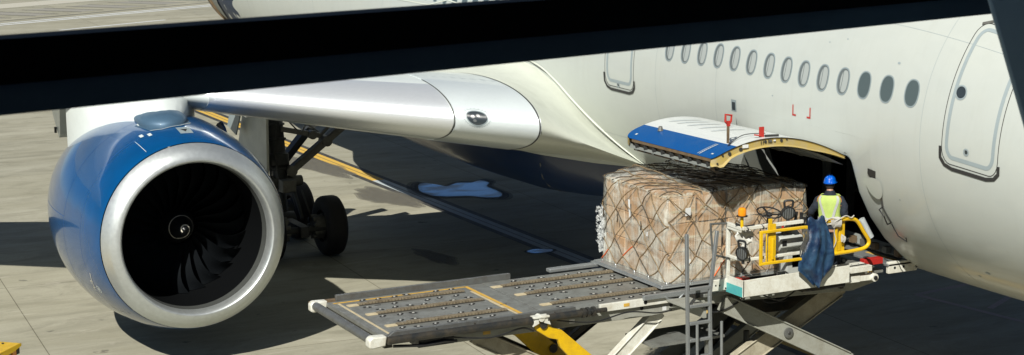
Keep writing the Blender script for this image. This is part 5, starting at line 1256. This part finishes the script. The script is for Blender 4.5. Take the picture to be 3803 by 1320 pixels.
mb = MB(); a, b_ = V((21.12, 2.56, 3.42)), V((21.08, 2.40, 3.12)); d = (b_-a).normalized(); mb.lathe(a, d, [(0, .030), (0, .052), (.345, .052), (.345, .030), (0, .03)], 20)
o = mb.build('plastic_roll', 'cloudy_plastic'); tag(o, 'cloudy plastic roll leaning beyond the curved yellow railing', 'roll')
mb = MB(); rq = random.Random(8)
for k in range(7):
    y = 3.44-.018*k; mb.tube(smooth_pts([(20.70, y+.03, 3.57), (20.70, y+.02, 3.5), (20.72, y-.02+rq.uniform(-.02, .02), 3.46-.02*rq.random()), (20.70, y-.05, 3.49), (20.72, y-.05, 3.57), (20.79, y-.02, 3.58), (20.78, y+.02, 3.52)]), .009, 5)
mb.tube(smooth_pts([(20.70, 3.36, 3.57), (20.70, 3.5, 3.60), (20.70, 3.58, 3.54), (20.72, 3.48, 3.50), (20.69, 3.38, 3.55), (20.70, 3.2, 3.61), (20.70, 3.10, 3.57), (20.70, 3.04, 3.60)]), .009, 5)
mb.tube(smooth_pts([(20.72, 3.4, 3.48), (20.74, 3.38, 3.35), (20.72, 3.36, 3.22), (20.74, 3.40, 3.1)]), .007, 5)
o = mb.build('rope', 'rope_grey'); tag(o, 'grey rope coiled and knotted on the top bar of the curved yellow railing', 'rope')
mb = MB()
for k in range(6): mb.tube(smooth_pts([(20.72, 3.26, 3.32-.01*k), (20.70, 3.22-.02*rq.random(), 3.28), (20.70, 3.24+rq.uniform(-.04, .06), 3.22+rq.uniform(-.03, .03)), (20.71, 3.27, 3.30)]), .008, 4)
o = mb.build('cord_bundle', 'rope_grey'); tag(o, 'short bundle of pale cord tied to the yellow upright beside the tarpaulin', 'cord')
mb = MB()
for k in range(16):
    y = 4.02+rq.uniform(-.05, .04); e = y+rq.uniform(-.02, .14); mb.tube(smooth_pts([(20.62, y, 3.50), (20.61, y+rq.uniform(-.03, .03), 3.36), (20.62, (y+e)/2, 3.26), (20.61, e, 3.12+rq.uniform(-.02, .06))]), .0035, 4)
o = mb.build('cable_bundle', 'steel_mid'); tag(o, 'tangle of thin grey wires hanging from the yellow gate', 'cables')
mb = MB(); rg = []
for j in range(13):
    z = 3.56-.33*j/12; wd = .05+.10*math.sin(PI*min(1, j/9))*1.2; row = []
    for k in range(13): t = k/12; row.append((20.92+.03*noise.noise((t*4, j*.5, 3)), 4.93+.06*j/12-wd+2*wd*t-.06*(j/12), z+.03*noise.noise((t*3, j*.3, 8))))
    rg.append(row)
mb.rings(rg, close=False); o = mb.build('paper_bag', 'paper', sharp=25); sm = o.modifiers.new('t', 'SOLIDIFY'); sm.thickness = .03
tag(o, 'crumpled grey white paper bag hanging behind the white railing', 'bag')

# ---------------------------------------------------------------- cart at the lower left
G = thing('ground_cart', 'grey ground service cart with a yellow top at the lower left corner', 'cart', (29.5, 15.5, 0))
def rotc(mb):      # the cart stands turned on the apron
    mb.v = [(29.27+.69*x-.74*y, 14.15+.72*x+.67*y, z) for x, y, z in mb.v]; return mb
mb = MB(); mb.prism([(.04, .25), (1.9, .25), (1.9, .9), (.04, .9)], 'y', .06, 1.3); rotc(mb).build('body', 'console_grey', G, bevel=.02)
mb = MB(); mb.box(-.03, 2, -.02, 1.4, .93, .98); mb.add([(-.03, -.02, .93), (-.06, .3, .90), (-.06, 1.4, .90), (-.03, 1.4, .93), (-.03, 1.4, .98), (-.03, -.02, .98)], [(0, 1, 2, 3, 4, 5)]); rotc(mb).build('top_panel', 'safety_yellow', G, bevel=.015)
mb = MB(); mb.box(-.0, .035, .1, .22, .78, .92); rotc(mb).build('corner_lamp', 'amber', G, bevel=.006)
mb = MB(); mb.box(.02, .035, .3, 1.1, .3, .6); mb.tube([(.0, .08, .7), (.0, 1.2, .7)], .02, 6); mb.box(.0, .04, .0, .09, .80, .92); rotc(mb).build('grille', 'black_plastic', G)
for x, y in ((.3, .35), (.25, .12)):
    mb = MB(); mb.tube([(x, y, .97), (x, y, 1.0)], .02, 8); rotc(mb).build('bolt', 'steel_dark', G)
for x in (.4, 1.6):
    for y in (.06, 1.2):
        mb = MB(); mb.lathe((x, y, .22), (0, 1, 0), [(-.04, 0), (-.04, .2), (.0, .22), (.1, .22), (.13, .2), (.13, 0)], 20); rotc(mb).build('wheel', 'rubber', G)
# ---------------------------------------------------------------- terminal window frame in front of the viewer
Cw = V((0, 19.4, 8.8))
bd = V((.2375, -.9714, 0)).normalized(); P0 = V((2.676, 18.045, 8.534)); bn = V((-bd.y, bd.x, 0))
if bn.dot(Cw-P0) < 0: bn = -bn
mb = MB()
def beam(lo_, hi_, d0, d1, mi):
    mb.add([P0+bd*a+bn*b_+V((0, 0, c)) for a in (-6, 9) for b_ in (d0, d1) for c in (lo_, hi_)], [(0, 1, 3, 2), (4, 6, 7, 5), (0, 4, 5, 1), (2, 3, 7, 6), (0, 2, 6, 4), (1, 5, 7, 3)], mi)
beam(-.0095, .0535, -.02, .045, 0); beam(-.0525, -.0105, -.02, .035, 1)
o = mb.build('window_mullion', ['mullion_black', 'mullion_slate'], sharp=30)
tag(o, 'black horizontal window mullion slanting across the whole view', 'window frame')
mb = MB(); a = V((2.455, 17.153, 8.545)); b_ = V((2.394, 17.116, 8.328)); d = (b_-a).normalized(); a0 = a-d*.8; b0 = b_+d*1.6
view = (a-Cw).normalized(); sd = d.cross(view).normalized()
if sd.dot(V((-.45, -.89, 0))) < 0: sd = -sd
mb.add([p+sd*w+view*t for p in (a0, b0) for w in (0, .16) for t in (.08, .22)], [(0, 1, 3, 2), (4, 6, 7, 5), (0, 4, 5, 1), (2, 3, 7, 6), (0, 2, 6, 4), (1, 5, 7, 3)])
o = mb.build('window_strut', 'strut_slate', bevel=.008); tag(o, 'slate grey slanting strut at the right end of the black mullion', 'strut')

# the terminal room the view looks out from
def wallp(a, off, z): q = P0+bd*a-bn*(-off); return V((q.x, q.y, z))
mb = MB()
def slab(a0, a1, d0, d1, z0, z1):
    mb.add([wallp(a, d, z) for a in (a0, a1) for d in (d0, d1) for z in (z0, z1)], [(0, 1, 3, 2), (4, 6, 7, 5), (0, 4, 5, 1), (2, 3, 7, 6), (0, 2, 6, 4), (1, 5, 7, 3)])
slab(-45, 40, .1, 30, 11.2, 14); slab(-45, 40, .1, 30, 0, 7.2); slab(-45, 40, 6, 30, 7.2, 11.2)
o = mb.build('terminal_building', 'terminal_dark'); tag(o, 'dark terminal hall behind the window mullion, floor and ceiling around the viewer', 'building')
# ---------------------------------------------------------------- camera, light
psi = R(26.8); tht = math.atan(757/4300.); rho = R(.6)
F0 = V((math.cos(psi), -math.sin(psi), 0)); R0 = F0.cross(V((0, 0, 1)))
F = F0*math.cos(tht)-V((0, 0, 1))*math.sin(tht); U0 = F0*math.sin(tht)+V((0, 0, 1))*math.cos(tht)
Rr = R0*math.cos(rho)-U0*math.sin(rho); U_ = U0*math.cos(rho)+R0*math.sin(rho)
cam = bpy.data.cameras.new('camera'); co = bpy.data.objects.new('camera', cam); COL.objects.link(co)
from mathutils import Matrix
M = Matrix((Rr, U_, -F)).transposed().to_4x4(); M.translation = Cw; co.matrix_world = M
cam.sensor_width = 36; cam.lens = 36*4300/2576.; cam.clip_start = .05; cam.clip_end = 3000
cam.dof.use_dof = True; cam.dof.focus_distance = 29; cam.dof.aperture_fstop = cam.lens/1000/.0035
sc.camera = co
sd = V((-.83, .80, 1.)).normalized()
sun = bpy.data.lights.new('sun', 'SUN'); so = bpy.data.objects.new('sun', sun); COL.objects.link(so)
sun.energy = 5.0; sun.angle = R(.5); sun.color = (1., .965, .89)
so.rotation_euler = (-sd).to_track_quat('-Z', 'Y').to_euler()
w = bpy.data.worlds.new('World'); sc.world = w; w.use_nodes = True; n = w.node_tree
sky = n.nodes.new('ShaderNodeTexSky'); sky.sky_type = 'NISHITA'; sky.sun_disc = False
sky.sun_elevation = math.asin(sd.z); sky.sun_rotation = math.atan2(sd.x, sd.y)
sky.air_density = .6; sky.dust_density = .15
n.links.new(sky.outputs[0], n.nodes['Background'].inputs['Color']); n.nodes['Background'].inputs['Strength'].default_value = .05
sc.view_settings.view_transform = 'Standard'; sc.view_settings.look = 'None'; sc.view_settings.gamma = 1; sc.view_settings.use_curve_mapping = False
sc.view_settings.exposure = .34
sc.cycles.max_bounces = 8; sc.cycles.diffuse_bounces = 2; sc.cycles.transparent_max_bounces = 16
